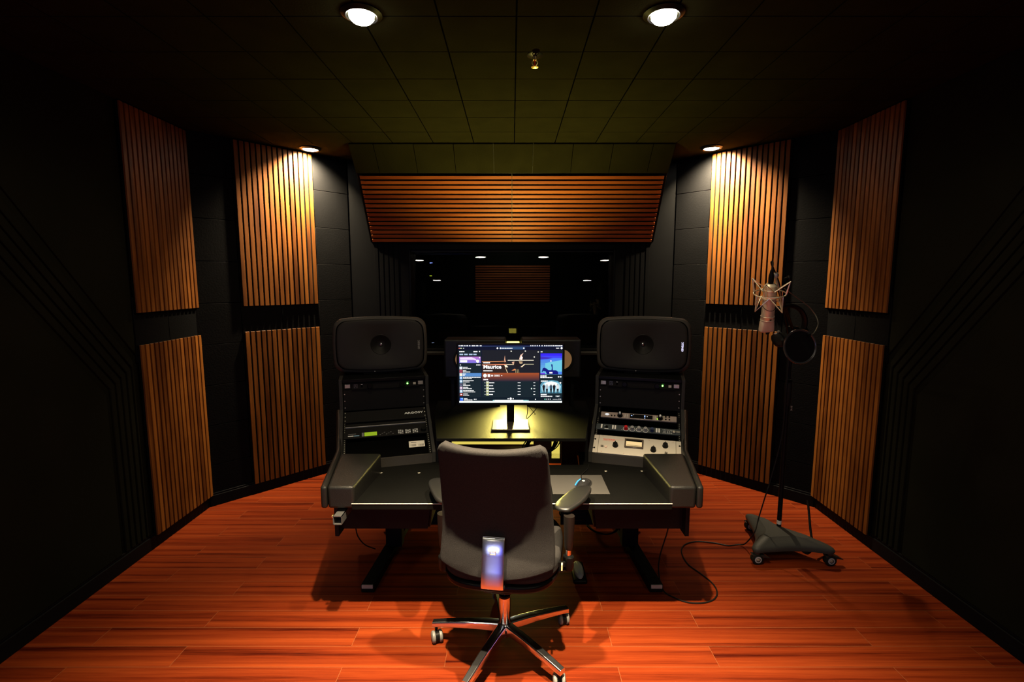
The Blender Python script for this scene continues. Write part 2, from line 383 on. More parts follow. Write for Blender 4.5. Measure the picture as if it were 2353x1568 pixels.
# the two level panels leaning above the window
u2 = V((0, 4.45-4.115, 2.035-2.552)); L2 = u2.length; u2.normalize()
nn = V((0, -abs(u2.z), -abs(u2.y)))            # out of the leaning face, towards the room
for k, nm in ((0, 'left half of the leaning level slat panels above the studio window'), (1, 'right half of the leaning level slat panels above the studio window')):
    M = Matrix(((1, 0, 0), tuple((0, -nn.y, -nn.z)), tuple((0, -u2.y, -u2.z)))).transposed().to_4x4()
    o = V((-1.222+k*1.223, 4.45, 2.035))+nn*.010+(-u2)*.006
    M.translation = o
    slat_panel('slat_panel', nm, 1.22, L2-.012, None, 0, 'level slat panels above the window', 15, True, M)
slat_panel('slat_panel', 'small dim slat panel on the far wall seen through the window glass', 1.22, .6, (-.6, 8.19, 1.35), 0, None, 15, True)

# ============================================================ CEILING LAMPS
def lamp_at(x, y, label, power, group='round downlights in the ceiling', colr=(1, .80, .56), size=150, blend=.5, vis=True, r=.048, glow=None, aim=None, dome=False):
    t = thing('recessed_downlight', label, 'ceiling light', (x, y, CEIL), 0, group)
    b = MB(); b.lathe((x, y, CEIL), (0, 0, -1), [(r, -.002), (r+.022, 0), (r+.024, .004), (r+.006, .014), (r, .010)], 32)
    build(b, 'trim_ring', BLK, t)
    g = MB().lathe((x, y, CEIL), (0, 0, -1), [(0, .040), (r*.35, .038), (r*.65, .030), (r*.85, .018), (r*.9, .004)] if dome else [(0, .014), (r*.7, .014), (r, .008), (r, .004)], 32); build(g, 'lens', glow or LAMPE, t)
    if power:
        l = bpy.data.lights.new('downlight_beam', 'SPOT'); l.energy = power; l.color = colr; l.spot_size = math.radians(size); l.spot_blend = blend; l.shadow_soft_size = .022
        o = bpy.data.objects.new('downlight_beam', l); col.objects.link(o); o.location = (0, 0, -.046 if dome else -.022); o.parent = t
        if aim is not None: o.rotation_euler = aim
    return t
WARM = (1, .80, .50)
toward = lambda sx_: V((sx_*.728*math.sin(.56), .685*math.sin(.56), -math.cos(.56))).to_track_quat('-Z', 'Y').to_euler()
lamp_at(-.59, 2.085, 'bright ceiling downlight at the top of the picture, left of the sprinkler', 29, colr=WARM, size=172, blend=.35, r=.056, dome=True)
lamp_at(.595, 2.085, 'bright ceiling downlight at the top of the picture, right of the sprinkler', 29, colr=WARM, size=172, blend=.35, r=.056, dome=True)
lamp_at(-1.60, 4.09, 'ceiling downlight close to the angled left wall, washing its slats', 860, colr=WARM, size=126, blend=1., r=.058, aim=toward(-1))
lamp_at(1.57, 4.06, 'ceiling downlight close to the angled right wall, washing its slats', 860, colr=WARM, size=126, blend=1., r=.058, aim=toward(1))
lamp_at(-.33, 1.36, 'ceiling downlight just above the picture, left one over the chair', 1400, colr=WARM, size=80, blend=1.)
lamp_at(.33, 1.36, 'ceiling downlight just above the picture, right one over the chair', 1400, colr=WARM, size=80, blend=1.)
for s, sd in ((-1, 'left'), (1, 'right')):
    lamp_at(s*.595, -.18, f'ceiling downlight behind the viewer, {sd} inner one mirrored in the window', 25, colr=WARM, size=60, blend=.8, r=.10)
    lamp_at(s*1.83, -.55, f'ceiling downlight behind the viewer near the {sd} wall, mirrored in the window', 42, colr=(1, .92, .50), size=160, blend=.9, r=.10)
    lamp_at(s*1.96, -3.75, f'ceiling downlight far behind the viewer at the {sd}, mirrored in the window', 12, colr=WARM, size=120, blend=.8, r=.11)
lamp_at(-1.64, -.85, 'small blue ceiling spot mirrored at the left of the window', 3, None, (.3, .35, 1), 120, .8, glow=emis('blue_lamp', (.25, .3, 1), 60), r=.035)
lamp_at(-1.97, -2.83, 'small green ceiling spot mirrored at the left of the window', 2, None, (.6, 1, .1), 120, .8, glow=emis('green_lamp', (.6, 1, .05), 40), r=.04)
lamp_at(0, 7.55, 'added unseen downlight in the far room, lighting its slat panel', 10., colr=(.7, .85, 1), size=140, blend=.8)  # unseen lamp added so the far slat panel gets light
# sprinkler
sx, sy = .106, 2.45
t = thing('fire_sprinkler', 'small dark fire sprinkler in the ceiling between the two bright downlights', 'sprinkler', (sx, sy, CEIL))
build(MB().lathe((sx, sy, CEIL+.003), (0, 0, -1), [(.012, .010), (.034, .006), (.038, .004), (.038, 0)], 28), 'escutcheon', BLK, t)
b = MB().cyl((sx, sy, CEIL), (sx, sy, CEIL-.022), .009); b.tube([(sx-.006, sy, CEIL-.02), (sx-.013, sy, CEIL-.033), (sx-.004, sy, CEIL-.048)], .0022, smooth=4).tube([(sx+.006, sy, CEIL-.02), (sx+.013, sy, CEIL-.033), (sx+.004, sy, CEIL-.048)], .0022, smooth=4)
build(b, 'frame_arms', BRASS, t)
build(MB().cyl((sx, sy, CEIL-.022), (sx, sy, CEIL-.045), .0028, mi=0), 'glass_bulb', mat('bulb_red', (.5, .01, .01), .1), t)
b = MB()
for k in range(14):
    a = 2*math.pi*k/14; d = V((math.cos(a), math.sin(a), 0)); e = V((-math.sin(a), math.cos(a), 0))
    b.prism([V((sx, sy, CEIL-.049))+e*.0028, V((sx, sy, CEIL-.049))-e*.0028, V((sx, sy, CEIL-.052))+d*.017-e*.0026, V((sx, sy, CEIL-.052))+d*.017+e*.0026], (0, 0, -.0012))
build(b, 'deflector', BRASS, t)

# ============================================================ DESK
desk = thing('studio_desk', 'wide black studio desk with padded side bolsters standing before the window', 'desk', (0, 2.6, 0))
DZ = .67
b = MB(); b.prism([(-.745, 2.197, DZ-.03), (.745, 2.197, DZ-.03), (1.0, 2.9, DZ-.03), (.40, 2.9, DZ-.03), (.38, 2.69, DZ-.03), (-.38, 2.69, DZ-.03), (-.40, 2.9, DZ-.03), (-1.0, 2.9, DZ-.03)], (0, 0, .03)); build(b, 'worktop', DESK, desk, bevel=.002)
b = MB().tube([(-.745, 2.196, DZ-.0005), (.745, 2.196, DZ-.0005)], .0022, 8); build(b, 'edge_strip', mat('strip_metal', (.45, .44, .41), .45, metal=.3), desk, label='bright metal strip along the front edge')
b = MB()
for x, y in ((876, 1087), (963, 1087), (1392, 1083), (1475, 1083)):
    p = at(x, y, z=DZ); b.cyl(p, p+V((0, 0, .0015)), .008, .006, 14)
each(b, 'cap_screw', STEEL, desk)
RK = {}
for s in (-1, 1):
    # bolster: padded arm, tapering in plan; outer rounded cap
    top = [(s*.734, 2.197, .752), (s*.855, 2.197, .752), (s*.926, 2.585, .775), (s*.705, 2.585, .775)]
    zb = [.645, .645, .645, .645]
    b = MB(); vs = [V(p) for p in top]+[V((p[0], p[1], z)) for p, z in zip(top, zb)]
    b.add(vs, [(0, 1, 2, 3), (7, 6, 5, 4), (0, 4, 5, 1), (1, 5, 6, 2), (2, 6, 7, 3), (3, 7, 4, 0)]); build(b, 'armrest_bolster', VINYL, desk, bevel=.013, seg=4)
    b = MB(); x0, x1 = s*.857, s*.888
    prf = [(2.195, .645), (2.195, .752), (2.40, .764), (2.62, .780), (2.76, .850), (2.905, .928), (2.925, .928), (2.925, .645), (2.62, .645)]
    cx_ = lambda y: s*(.858+.18*(y-2.195)+max(0, y-2.62)*.13)
    n_ = len(prf); b.add([(cx_(y), y, z) for y, z in prf]+[(cx_(y)+s*.030, y, z) for y, z in prf], [tuple(range(n_)), tuple(range(2*n_-1, n_-1, -1))]+[(i, i+n_, (i+1) % n_+n_, (i+1) % n_) for i in range(n_)]); build(b, 'side_cap', VINYL, desk, bevel=.012, seg=4)
    # apron, inner bracket, leg
    b = MB().prism([(s*.44, 2.45, .415), (s*.885, 2.45, .415), (s*.885, 2.45, DZ-.03), (s*.41, 2.45, DZ-.03)], (0, .018, 0)); build(b, 'apron', PANELB, desk)
    b = MB().box(s*.885, s*.905, 2.40, 2.62, .40, DZ-.03); build(b, 'end_plate', PANELB, desk)
    b = MB().prism([(s*.41, 2.47, DZ-.03), (s*.41, 2.95, DZ-.03), (s*.44, 2.95, .415), (s*.44, 2.47, .415)], (-s*.01, 0, 0)); build(b, 'inner_bracket', BLKM, desk)
    b = MB().box(s*.74-.05, s*.74+.05, 2.93, 3.0, .04, DZ-.03).prism([(s*.79-.036, 2.53, .004), (s*.79+.036, 2.53, .004), (s*.735+.036, 3.35, .004), (s*.735-.036, 3.35, .004)], (0, 0, .046)); build(b, 'leg', BLKM, desk, bevel=.003)
    b = MB().box(s*.79-.03, s*.79+.03, 2.524, 2.530, .03, .05); build(b, 'foot_cap', mat('grey_cap', (.2, .2, .2), .4), desk)
b = MB().box(-.885, -.42, 3.2, 3.22, .05, .64).box(.33, .885, 3.2, 3.22, .05, .64).box(-.75, .75, 2.97, 2.995, .42, .46); build(b, 'back_panel', PANELB, desk)
# raised middle shelf between the racks
b = MB().prism([(-.405, 2.575, .842), (.395, 2.575, .842), (.50, 3.10, .842), (.52, 3.42, .842), (-.52, 3.42, .842), (-.50, 3.10, .842)], (0, 0, .018)); build(b, 'raised_shelf', DESK, desk, bevel=.002)
b = MB()
for s in (-1, 1): b.prism([(s*.43, 2.72, DZ), (s*.49, 3.10, DZ), (s*.49, 3.10, .842), (s*.43, 2.72, .842)], (-s*.015, 0, 0))
each(b, 'shelf_support', BLK, desk)
# open end of the square rail under the left bolster
b = MB(); x0, x1, y0, y1, za, zb2 = -.822, -.780, 2.16, 2.50, .585, .627
b.box(x0, x1, y0, y1, za, za+.003).box(x0, x1, y0, y1, zb2-.003, zb2).box(x0, x0+.003, y0, y1, za, zb2).box(x1-.003, x1, y0, y1, za, zb2).box(x0, x1, y0+.06, y0+.063, za, zb2)
build(b, 'square_rail', mat('rail_grey', (.12, .12, .12), .35, metal=.6), desk)
build(MB().lathe((x0, 2.20, .607), (-1, 0, 0), [(.004, 0), (.004, .008), (.009, .010), (.009, .016), (0, .02)], 14), 'rail_knob', BRASS, desk)

# ============================================================ RACKS
C12, S12 = math.cos(math.radians(16)), math.sin(math.radians(16))
RU = .0445; RW = .4826
def rackframes(s):
    O = V((s*.540, 3.02, 0)); u = V((s*C12, -S12, 0)); n = V((-s*S12, -C12, 0))
    if s > 0: oL, uu = O, u
    else: oL, uu = O+u*RW, -u
    z = V((0, 0, 1)); up = Fr(oL+z*.92, uu, z, n)
    d = (n*-.30+z*.195); ln = d.length; d.normalize(); nl = uu.cross(d).normalized()
    if nl.dot(n) < 0: nl = -nl
    lo = Fr(oL+n*.30+z*.725, uu, d, nl); cab = Fr(O, u, n, z)
    return up, lo, cab, ln
def knob(b, fr, u, v, r, h, mi=0, d=0., seg=18): b.lathe(fr.P(u, v, d), fr.n, [(r*1.12, 0), (r*1.12, h*.18), (r, h*.25), (r*.9, h), (0, h)], seg, mi)
def screws(b, fr, U, v0, mi=0):
    for uu in (.008, RW-.008):
        for vv in (.007, U*RU-.007): b.lathe(fr.P(uu, v0+vv, .003), fr.n, [(.0042, 0), (.0036, .0018), (0, .0022)], 10, mi)
for s in (-1, 1):
    sd = 'left' if s < 0 else 'right'
    up, lo, cab, ln = rackframes(s); RK[s] = (up, lo, cab, ln)
    rk = thing('equipment_rack', f'angled black rack cabinet standing on the {sd} side of the desk', 'rack', cab.P(.24, 0, DZ), 0, 'desk rack cabinets')
    pf = [(-.33, DZ+.001), (.312, DZ+.001), (.312, .735), (.014, .938), (.014, 1.118), (-.33, 1.118)]
    for nm, a0, a1 in (('inner_side_panel', -.021, -.0015), ('outer_side_panel', RW+.0015, RW+.021)):
        b = MB().prism([cab.P(a0, y, z) for y, z in pf], cab.u*(a1-a0)); build(b, nm, RACKM, rk, bevel=.002)
    b = MB().box(-.0015, RW+.0015, -.33, .02, 1.100, 1.119, cab); build(b, 'top_panel', BLK, rk, bevel=.002)
    b = MB().box(-.0015, RW+.0015, .296, .310, DZ+.001, .722, cab).box(-.0015, RW+.0015, -.33, -.32, DZ+.01, 1.10, cab).box(-.0015, RW+.0015, -.32, .30, DZ+.001, DZ+.01, cab)
    build(b, 'front_lip', mat('lip_grey', (.030, .027, .024), .5, bump=.4, bscale=400, spec=.2), rk)
    b = MB().box(0, RW, .0, ln, -.075, -.070, lo, 1)
    for a in (0, RW-.016): b.box(a, a+.016, 0, ln, -.006, -.001, lo, 0); b.box(a, a+.016, 0, .178, -.006, -.001, up, 0)
    for a in (.0075, RW-.0075):
        for k in range(24): b.box(a-.002, a+.002, .006+k*ln/24.4, .0105+k*ln/24.4, -.001, -.0004, lo, 2)
    build(b, 'rack_rails', [BLKM, DARKER, STEEL], rk, smooth=0)
    # --- power strip, top unit of the upright part
    v0 = 3*RU
    t = thing('power_conditioner', f'one-unit rack power strip with green light at the top of the {sd} rack', 'rack unit', up.P(.24, v0, 0), 0, 'rack power strips')
    build(MB().box(.002, RW-.002, v0+.001, v0+RU-.001, -.004, .002, up).box(.05, RW-.05, v0+.004, v0+RU-.006, 0, .008, up).box(.05, .45, v0+.001, v0+.004, 0, .012, up), 'faceplate', PANELB, t, bevel=.0008, seg=1)
    b = MB()
    for uu in (.155, .345): b.lathe(up.P(uu, v0+.02, .008), up.n, [(.016, 0), (.016, .012), (.013, .016), (0, .016)], 20)
    each(b, 'lamp_tube', BLK, t)
    b = MB().box(.012, .042, v0+.012, v0+.034, 0, .011, up).box(.44, .47, v0+.012, v0+.034, 0, .011, up).lathe(up.P(.018, v0+.03, .011), up.n, [(.004, 0), (0, .002)], 10).lathe(up.P(.46, v0+.03, .011), up.n, [(.004, 0), (0, .002)], 10)
    each(b, 'mounting_ear', STEEL, t, bevel=.0005)
    b = MB().box(.063, .085, v0+.009, v0+.034, .008, .0095, up, 0)
    for q in (.069, .079): b.box(q-.0015, q+.0015, v0+.02, v0+.029, .0095, .0102, up, 1)
    b.lathe(up.P(.074, v0+.014, .0095), up.n, [(.003, 0), (.003, .0006), (0, .0006)], 10, 1)
    b.box(.104, .114, v0+.014, v0+.026, .008, .0098, up, 1).box(.104, .114, v0+.029, v0+.0315, .008, .0084, up, 2)
    build(b, 'outlet', [mat('outlet_grey', (.03, .03, .03), .4), DARKER, WHITEP], t)
    build(MB().lathe(up.P(.376, v0+.022, .008), up.n, [(.0052, 0), (.0052, .003), (0, .005)], 14), 'green_indicator', emis('green_led', (.12, 1, .08), 9), t)
    b = MB().box(.41, .426, v0+.014, v0+.028, .008, .012, up); build(b, 'push_switch', mat('switch_ivory', (.40, .37, .30), .4), t)
    build(MB().box(.371, .385, v0+.031, v0+.0335, .008, .0084, up), 'tiny_print', mat('print_green', (.15, .5, .15), .5), t)
    # --- blank
    t = thing('blank_rack_panel', f'plain black three-unit blank plate below the power strip in the {sd} rack', 'rack panel', up.P(.24, 0, 0), 0, 'blank rack plates')
    build(MB().box(.002, RW-.002, .006, 3*RU-.001, -.004, .002, up), 'faceplate', PANELB, t, bevel=.001)
    b = MB()
    for uu in (.009, RW-.009):
        for vv in (.025, .066, .107): b.lathe(up.P(uu, vv, .002), up.n, [(.0035, 0), (.003, .0015), (0, .002)], 10)
    each(b, 'plate_screw', STEEL, t)

# left rack contents ------------------------------------------------
up, lo, cab, ln = RK[-1]
t = thing('lettered_blanking_plate', 'black lettered blank plate with lip above the effects unit in the left rack', 'rack panel', lo.P(.24, .29, 0))
b = MB().box(.002, RW-.002, .272, ln-.004, -.004, .002, lo).box(.01, RW-.01, .262, .272, -.004, .010, lo); build(b, 'faceplate', PANELB, t, bevel=.001)
text('ARGOSY', .021, lo, .352, .306, .0022, 'lettering', WHITEP, t, sx=1.35, bold=.0004)
b = MB(); [b.lathe(lo.P(u, v, .002), lo.n, [(.0035, 0), (0, .002)], 10) for u in (.009, RW-.009) for v in (.285, .315, .345)]; each(b, 'plate_screw', STEEL, t)
t = thing('slotted_vent_plate', 'thin black vent plate with a bright edge under the lettered plate', 'rack panel', lo.P(.24, .22, 0))
build(MB().box(.004, RW-.004, .195, .258, -.006, -.001, lo), 'faceplate', PANELB, t)
build(MB().box(.012, RW-.012, .228, .2315, -.001, .006, lo), 'bright_edge', mat('edge_grey', (.35, .33, .3), .4), t)
t = thing('effects_processor', 'one-unit black effects processor with yellow-green display in the left rack', 'rack unit', lo.P(.24, .16, 0))
v0 = .148
build(MB().box(.002, RW-.002, v0, v0+RU, -.004, .003, lo).box(.02, RW-.03, v0+RU-.003, v0+RU, 0, .004, lo), 'faceplate', PANELB, t, bevel=.001)
build(MB().box(.116, .186, v0+.010, v0+.036, .003, .0045, lo), 'display', emis('lcd_green', (.36, .52, .02), .75), t)
b = MB().box(.026, .056, v0+.015, v0+.020, .003, .0035, lo).box(.058, .088, v0+.015, v0+.0195, .003, .0035, lo, 1).box(.028, .07, v0+.030, v0+.033, .003, .0035, lo, 2).box(.102, .112, v0+.009, v0+.037, .003, .0036, lo, 2)
for g in range(3):
    for r in range(5):
        for q in range(3): b.box(.305+g*.042+q*.011, .313+g*.042+q*.011, v0+.008+r*.006, v0+.0115+r*.006, .003, .0038, lo, 0 if (g+r+q) % 3 else 2)  # small push buttons, kept in one mesh with the print
for q in range(7): b.box(.20+q*.012, .208+q*.012, v0+.012+(q % 3)*.007, v0+.0145+(q % 3)*.007, .003, .0036, lo, 2)
build(b, 'print_and_details', [WHITEP, mat('print_blue', (.2, .4, .55), .5), mat('print_grey', (.16, .16, .16), .5)], t, smooth=0)
b = MB(); knob(b, lo, .452, v0+.024, .014, .016, d=.003); build(b, 'dial', BLK, t)
t = thing('computer_box', 'black box with a white barcode sticker in the lower bay of the left rack', 'computer', lo.P(.24, .07, -.03))
build(MB().box(.018, RW-.018, .004, .140, -.060, -.022, lo), 'housing', DARKER, t)
b = MB().box(.362, .452, .068, .112, -.022, -.0212, lo)
for q in range(14):
    w = random.choice((.0012, .002, .0026)); b.box(.370+q*.0024, .370+q*.0024+w*.6, .073, .090, -.0212, -.0208, lo, 1); b.box(.415+q*.0024, .415+q*.0024+w*.6, .073, .088, -.0212, -.0208, lo, 1)
b.box(.374, .405, .100, .1035, -.0212, -.0208, lo, 1)
build(b, 'barcode_sticker', [STICK, mat('print_black', (.02, .02, .02), .6)], t, smooth=0)

# right rack contents -----------------------------------------------
up, lo, cab, ln = RK[1]
t = thing('audio_interface', 'slim silver-pink one-unit audio interface with small dark meter display, right rack', 'rack unit', lo.P(.24, .29, 0))
v0 = .272
build(MB().box(.022, RW-.022, v0, v0+.042, -.004, .006, lo).box(.0, .022, v0, v0+.042, -.004, .003, lo, 1).box(RW-.022, RW, v0, v0+.042, -.004, .003, lo, 1), 'faceplate', [UAP, BLKM], t, bevel=.001)
build(MB().box(.193, .325, v0+.006, v0+.036, .006, .0075, lo), 'meter_display', BLK, t)
b = MB().box(.2, .207, v0+.022, v0+.027, .0075, .008, lo).box(.277, .283, v0+.020, v0+.032, .0075, .008, lo).box(.277, .283, v0+.009, v0+.013, .0075, .008, lo).box(.292, .296, v0+.022, v0+.026, .0075, .008, lo, 1).box(.214, .216, v0+.030, v0+.033, .0075, .008, lo, 1)
each(b, 'meter_light', [emis('ui_blueish', (.35, .5, 1), 1.6), emis('ui_white', (1, 1, 1), 1.6)], t)
b = MB(); p = lo.P(.058, v0+.022, .0062); b.prism([lo.P(.043, v0+.022, .0062), lo.P(.052, v0+.030, .0062), lo.P(.064, v0+.030, .0062), lo.P(.073, v0+.022, .0062), lo.P(.064, v0+.014, .0062), lo.P(.052, v0+.014, .0062)], lo.n*.0005); build(b, 'badge', emis('badge_glow', (1, 1, 1), .8), t)
for nm, uu in (('left_knob', .135), ('right_knob', .368)):
    b = MB(); knob(b, lo, uu, v0+.018, .0145, .02, d=.006); build(b, nm, BLK, t)
b = MB()
for uu in (.086, .104, .400, .420): knob(b, lo, uu, v0+.013, .0045, .005, d=.006, seg=10)
for uu in (.400, .420): knob(b, lo, uu, v0+.033, .0045, .007, d=.006, seg=10)
each(b, 'small_button', BLK, t)
b = MB().lathe(lo.P(.135, v0+.018, .026), lo.n, [(.007, 0), (.005, .012), (0, .013)], 12).lathe(lo.P(.368, v0+.018, .026), lo.n, [(.007, 0), (.005, .010), (0, .012)], 12)
for g in (.163, .176, .338):
    for r in range(4): b.box(g, g+.004, v0+.008+r*.007, v0+.011+r*.007, .006, .0066, lo)
build(b, 'white_marks', mat('print_bright', (.9, .9, .85), .4), t)
b = MB().lathe(lo.P(.355, v0+.014, .006), lo.n, [(.006, 0), (.004, .004), (0, .004)], 12); build(b, 'green_ring_light', emis('green_yel', (.4, 1, .05), 2), t)
t = thing('channel_strip', 'one-unit slate channel strip with red and grey knobs in the right rack', 'rack unit', lo.P(.24, .2, 0))
v0 = .176
build(MB().box(.002, RW-.002, v0, v0+.043, -.004, .003, lo), 'faceplate', NAVY, t, bevel=.001)
b = MB()
for a in (.030, .096, .110, .345, .359): b.box(a, a+.009, v0+.006, v0+.036, .003, .008, lo)
each(b, 'white_pushbutton', mat('button_white', (.85, .82, .76), .4), t, bevel=.001)
b = MB()
for k, a in enumerate((.176, .212, .250, .287)):
    knob(b, lo, a, v0+.018, .0105, .022, 2 if k else 1, .003)
knob(b, lo, .324, v0+.018, .0105, .022, 3, .003)
each(b, 'rotary_knob', [WHITEP, REDK, GREYK, BLUEK], t)
b = MB(); knob(b, lo, .064, v0+.02, .008, .006, d=.003)
build(b, 'input_jack', BLK, t)
b = MB()
for q in range(9): b.box(.383+q*.008, .387+q*.008, v0+.031, v0+.034, .003, .0034, lo); b.box(.383+q*.006, .386+q*.006, v0+.006+(q % 2)*.002, v0+.010, .003, .0034, lo)
for r in range(3): b.box(.386, .40, v0+.012+r*.006, v0+.0132+r*.006, .003, .0034, lo)
for r in range(3): b.box(.41+.01*r, .413+.01*r, v0+.012+.004*r, v0+.023, .003, .0034, lo)
b.box(.05, .055, v0+.03, v0+.034, .003, .0034, lo).box(.052, .076, v0+.005, v0+.009, .003, .0034, lo).box(.150, .156, v0+.008, v0+.010, .003, .0034, lo)
for a in (.176, .212, .250, .287): b.lathe(lo.P(a, v0+.018, .003), lo.n, [(.017, 0), (.017, .0006), (.0145, .0006), (.0145, 0)], 24, 0)
build(b, 'print_and_details', WHITEP, t, smooth=0)
b = MB().box(.457, RW-.004, v0+.017, v0+.026, .003, .008, lo).lathe(lo.P(.446, v0+.018, .003), lo.n, [(.009, 0), (.009, .010), (0, .012)], 16); build(b, 'power_toggle', STEEL, t, bevel=.001)
t = thing('leveling_amplifier', 'cream three-unit leveling amplifier with lit meter at the bottom of the right rack', 'rack unit', lo.P(.24, .07, 0))
h3 = .131
build(MB().box(.0, .027, .002, h3, -.004, .004, lo).box(.0285, RW-.0285, .002, h3, -.004, .005, lo).box(RW-.027, RW, .002, h3, -.004, .004, lo), 'faceplate', CREAM, t, bevel=.0008)
build(MB().box(.175, .280, .052, .116, .005, .013, lo), 'meter_bezel', mat('bezel_brown', (.07, .05, .035), .35), t, bevel=.003)
build(MB().box(.184, .271, .062, .094, .013, .0138, lo), 'meter_face', emis('meter_glow', (1, .70, .32), .95), t)
build(MB().box(.184, .271, .094, .107, .013, .0136, lo).box(.19, .265, .066, .068, .0138, .0141, lo), 'meter_window', BLK, t)
for nm, uu, vv in (('gain_knob', .125, .062), ('peak_knob', .334, .052), ('select_knob', .398, .088)):
    b = MB(); knob(b, lo, uu, vv, .0145, .02, d=.005); b.box(uu-.002, uu+.002, vv, vv+.017, .024, .0265, lo); build(b, nm, BLK, t)
b = MB(); [b.lathe(lo.P(u, v, .005), lo.n, [(.0035, 0), (.002, .009), (.003, .012), (0, .013)], 10) for u, v in ((.047, .046), (.056, .046), (.398, .038), (.406, .036))]; each(b, 'toggle_switch', BLK, t)
b = MB().lathe(lo.P(.073, .047, .005), lo.n, [(.008, 0), (.008, .003), (.006, .006), (0, .007)], 14); build(b, 'jewel_lamp', mat('jewel', (.75, .55, .45), .2), t)
text('TELETRONIX', .0135, lo, .052, .096, .0052, 'red_lettering', REDP, t, sx=.86, bold=.0003)
b = MB().box(.050, .112, .0895, .0908, .005, .0054, lo).box(.122, .172, .1045, .1055, .005, .0054, lo).prism([lo.P(.112, .0895, .005), lo.P(.122, .1045, .005), lo.P(.122, .1058, .005), lo.P(.1112, .0908, .005)], lo.n*.0004); build(b, 'red_rule', mat('rule_red', (.8, .25, .18), .5), t, smooth=0)
b = MB()
for uu in (.008, RW-.008):
    for vv in (.035, .098): b.lathe(lo.P(uu, vv, .004), lo.n, [(.0055, 0), (.004, .003), (0, .0035)], 12); b.box(uu-.009 if uu < .1 else uu, uu if uu < .1 else uu+.009, vv-.0016, vv+.0016, .004, .0046, lo)
each(b, 'rack_bolt', BLKM, t)
b = MB(); [b.lathe(lo.P(u, v, .005), lo.n, [(.0022, 0), (0, .001)], 8) for u in (.05, .175, .31, .44) for v in (.012, .122)]; each(b, 'panel_screw', mat('screw_red', (.35, .12, .05), .4), t)

# ============================================================ MAIN LOUDSPEAKERS
def loudspeaker(s):
    sd = 'left' if s < 0 else 'right'
    yaw = s*math.radians(13)
    cx, cy, cz = s*.812, 3.045, 1.306
    u = V((math.cos(yaw), -math.sin(yaw)*1, 0)); n = V((-math.sin(yaw), -math.cos(yaw), 0)); 
    tilt = math.radians(-3); z = (V((0, 0, 1))*math.cos(tilt)+n*math.sin(tilt)*1).normalized(); n = u.cross(z).normalized(); n = n if n.y < 0 else -n
    fr = Fr((cx, cy, cz), u, z, n)
    t = thing('studio_loudspeaker', f'large dark grey loudspeaker lying on its side on the {sd} rack', 'speaker', (cx, cy+.1, 1.147), 0, 'large loudspeakers on the racks')
    def ring(w, h, d, rc, bul):
        pts = []
        for qx, qy, a0 in ((1, 1, 0), (-1, 1, 90), (-1, -1, 180), (1, -1, 270)):
            for k in range(7):
                a = math.radians(a0+k*15); x = qx*(w-rc)+rc*math.cos(a); y = qy*(h-rc)+rc*math.sin(a)
                pts.append((x, y))
        out = []
        for i, (x, y) in enumerate(pts):
            x2, y2 = pts[(i+1) % len(pts)]; m = 6
            steps = m if (abs(x2-x) > .1 or abs(y2-y) > .1) else 1
            for k in range(steps):
                X = x+(x2-x)*k/steps; Y = y+(y2-y)*k/steps
                Y *= 1+bul*(1-(X/w)**2); X *= 1+bul*.45*(1-(Y/h)**2 if abs(Y) < h else 0)
                out.append(fr.P(X, Y, d))
        return out
    w, h = .274, .161
    rows = [ring(w*.78, h*.78, -.310, .06, .05), ring(w*.90, h*.91, -.298, .06, .07), ring(w*.96, h*.975, -.24, .055, .08), ring(w*.99, h*.995, -.14, .055, .09), ring(w, h, -.045, .05, .10), ring(w*.995, h*.995, -.02, .05, .10), ring(w*.965, h*.955, -.004, .05, .10), ring(w*.93, h*.90, .002, .05, .10)]
    b = MB(); b.grid(rows, True); k = len(b.v); b.f.append(tuple(range(len(rows[0])))); b.m.append(0)
    build(b, 'enclosure', SPKM, t, smooth=60)
    # baffle plate with gap around, dished round the driver
    rows = [ring(w*.935, h*.905, -.002, .05, .10), ring(w*.925, h*.897, -.002, .05, .10), ring(w*.90, h*.88, .006, .048, .10), ring(w*.86, h*.84, .009, .046, .10), ring(w*.55, h*.72, .004, .06, .06)]
    nr = len(rows[0])
    for rr, dd in ((.085, -.006), (.062, -.013)):
        rows.append([fr.P(rr*math.cos(a), rr*math.sin(a), dd) for a in [math.atan2((p-fr.o).dot(fr.v)*1.35, (p-fr.o).dot(fr.u)) for p in rows[4]]])
    b = MB(); b.grid(rows, True); build(b, 'baffle', SPKF, t, smooth=60)
    b = MB().lathe(fr.P(0, 0, 0), fr.n, [(.063, -.013), (.060, -.011), (.045, -.020), (.028, -.034), (.014, -.040), (0, -.040)], 40); build(b, 'driver_cone', mat('driver_black', (.006, .0055, .005), .5, spec=.1), t, smooth=60)
    b = MB().lathe(fr.P(0, 0, -.040), fr.n, [(.012, 0), (.010, .007), (.005, .011), (0, .012)], 20); build(b, 'tweeter_dome', CHROME, t)
    # side slot scoops
    loop = ring(w*.915, h*.885, .004, .05, .10)
    for q in (-1, 1):
        side = [p for p in loop if (p-fr.o).dot(fr.u)*q > w*.74]
        side.sort(key=lambda p: (p-fr.o).dot(fr.v))
        if len(side) > 3: build(MB().tube(side, .0032, 6), 'port_slot', DARKER, t)
    text('GENELEC', .016, fr, .236, -.035, .0095, 'lettering', emis('logo_lit', (.75, .72, 1), 1.6) if s > 0 else mat('logo_grey', (.20, .19, .17), .5), t, rot=math.pi/2, sx=.85, bold=.0002)
    b = MB().lathe(fr.P(-.04, -h*1.02, .004), fr.n, [(.003, 0), (0, .001)], 8); build(b, 'indicator', GREYK, t)
    # stand
    b = MB().box(-.11, .11, -.186, -.176, -.22, -.02, fr).box(-.09, .09, -.178, -.166, -.19, -.05, fr); build(b, 'table_stand', RUBBER, t, bevel=.006)
for s in (-1, 1): loudspeaker(s)

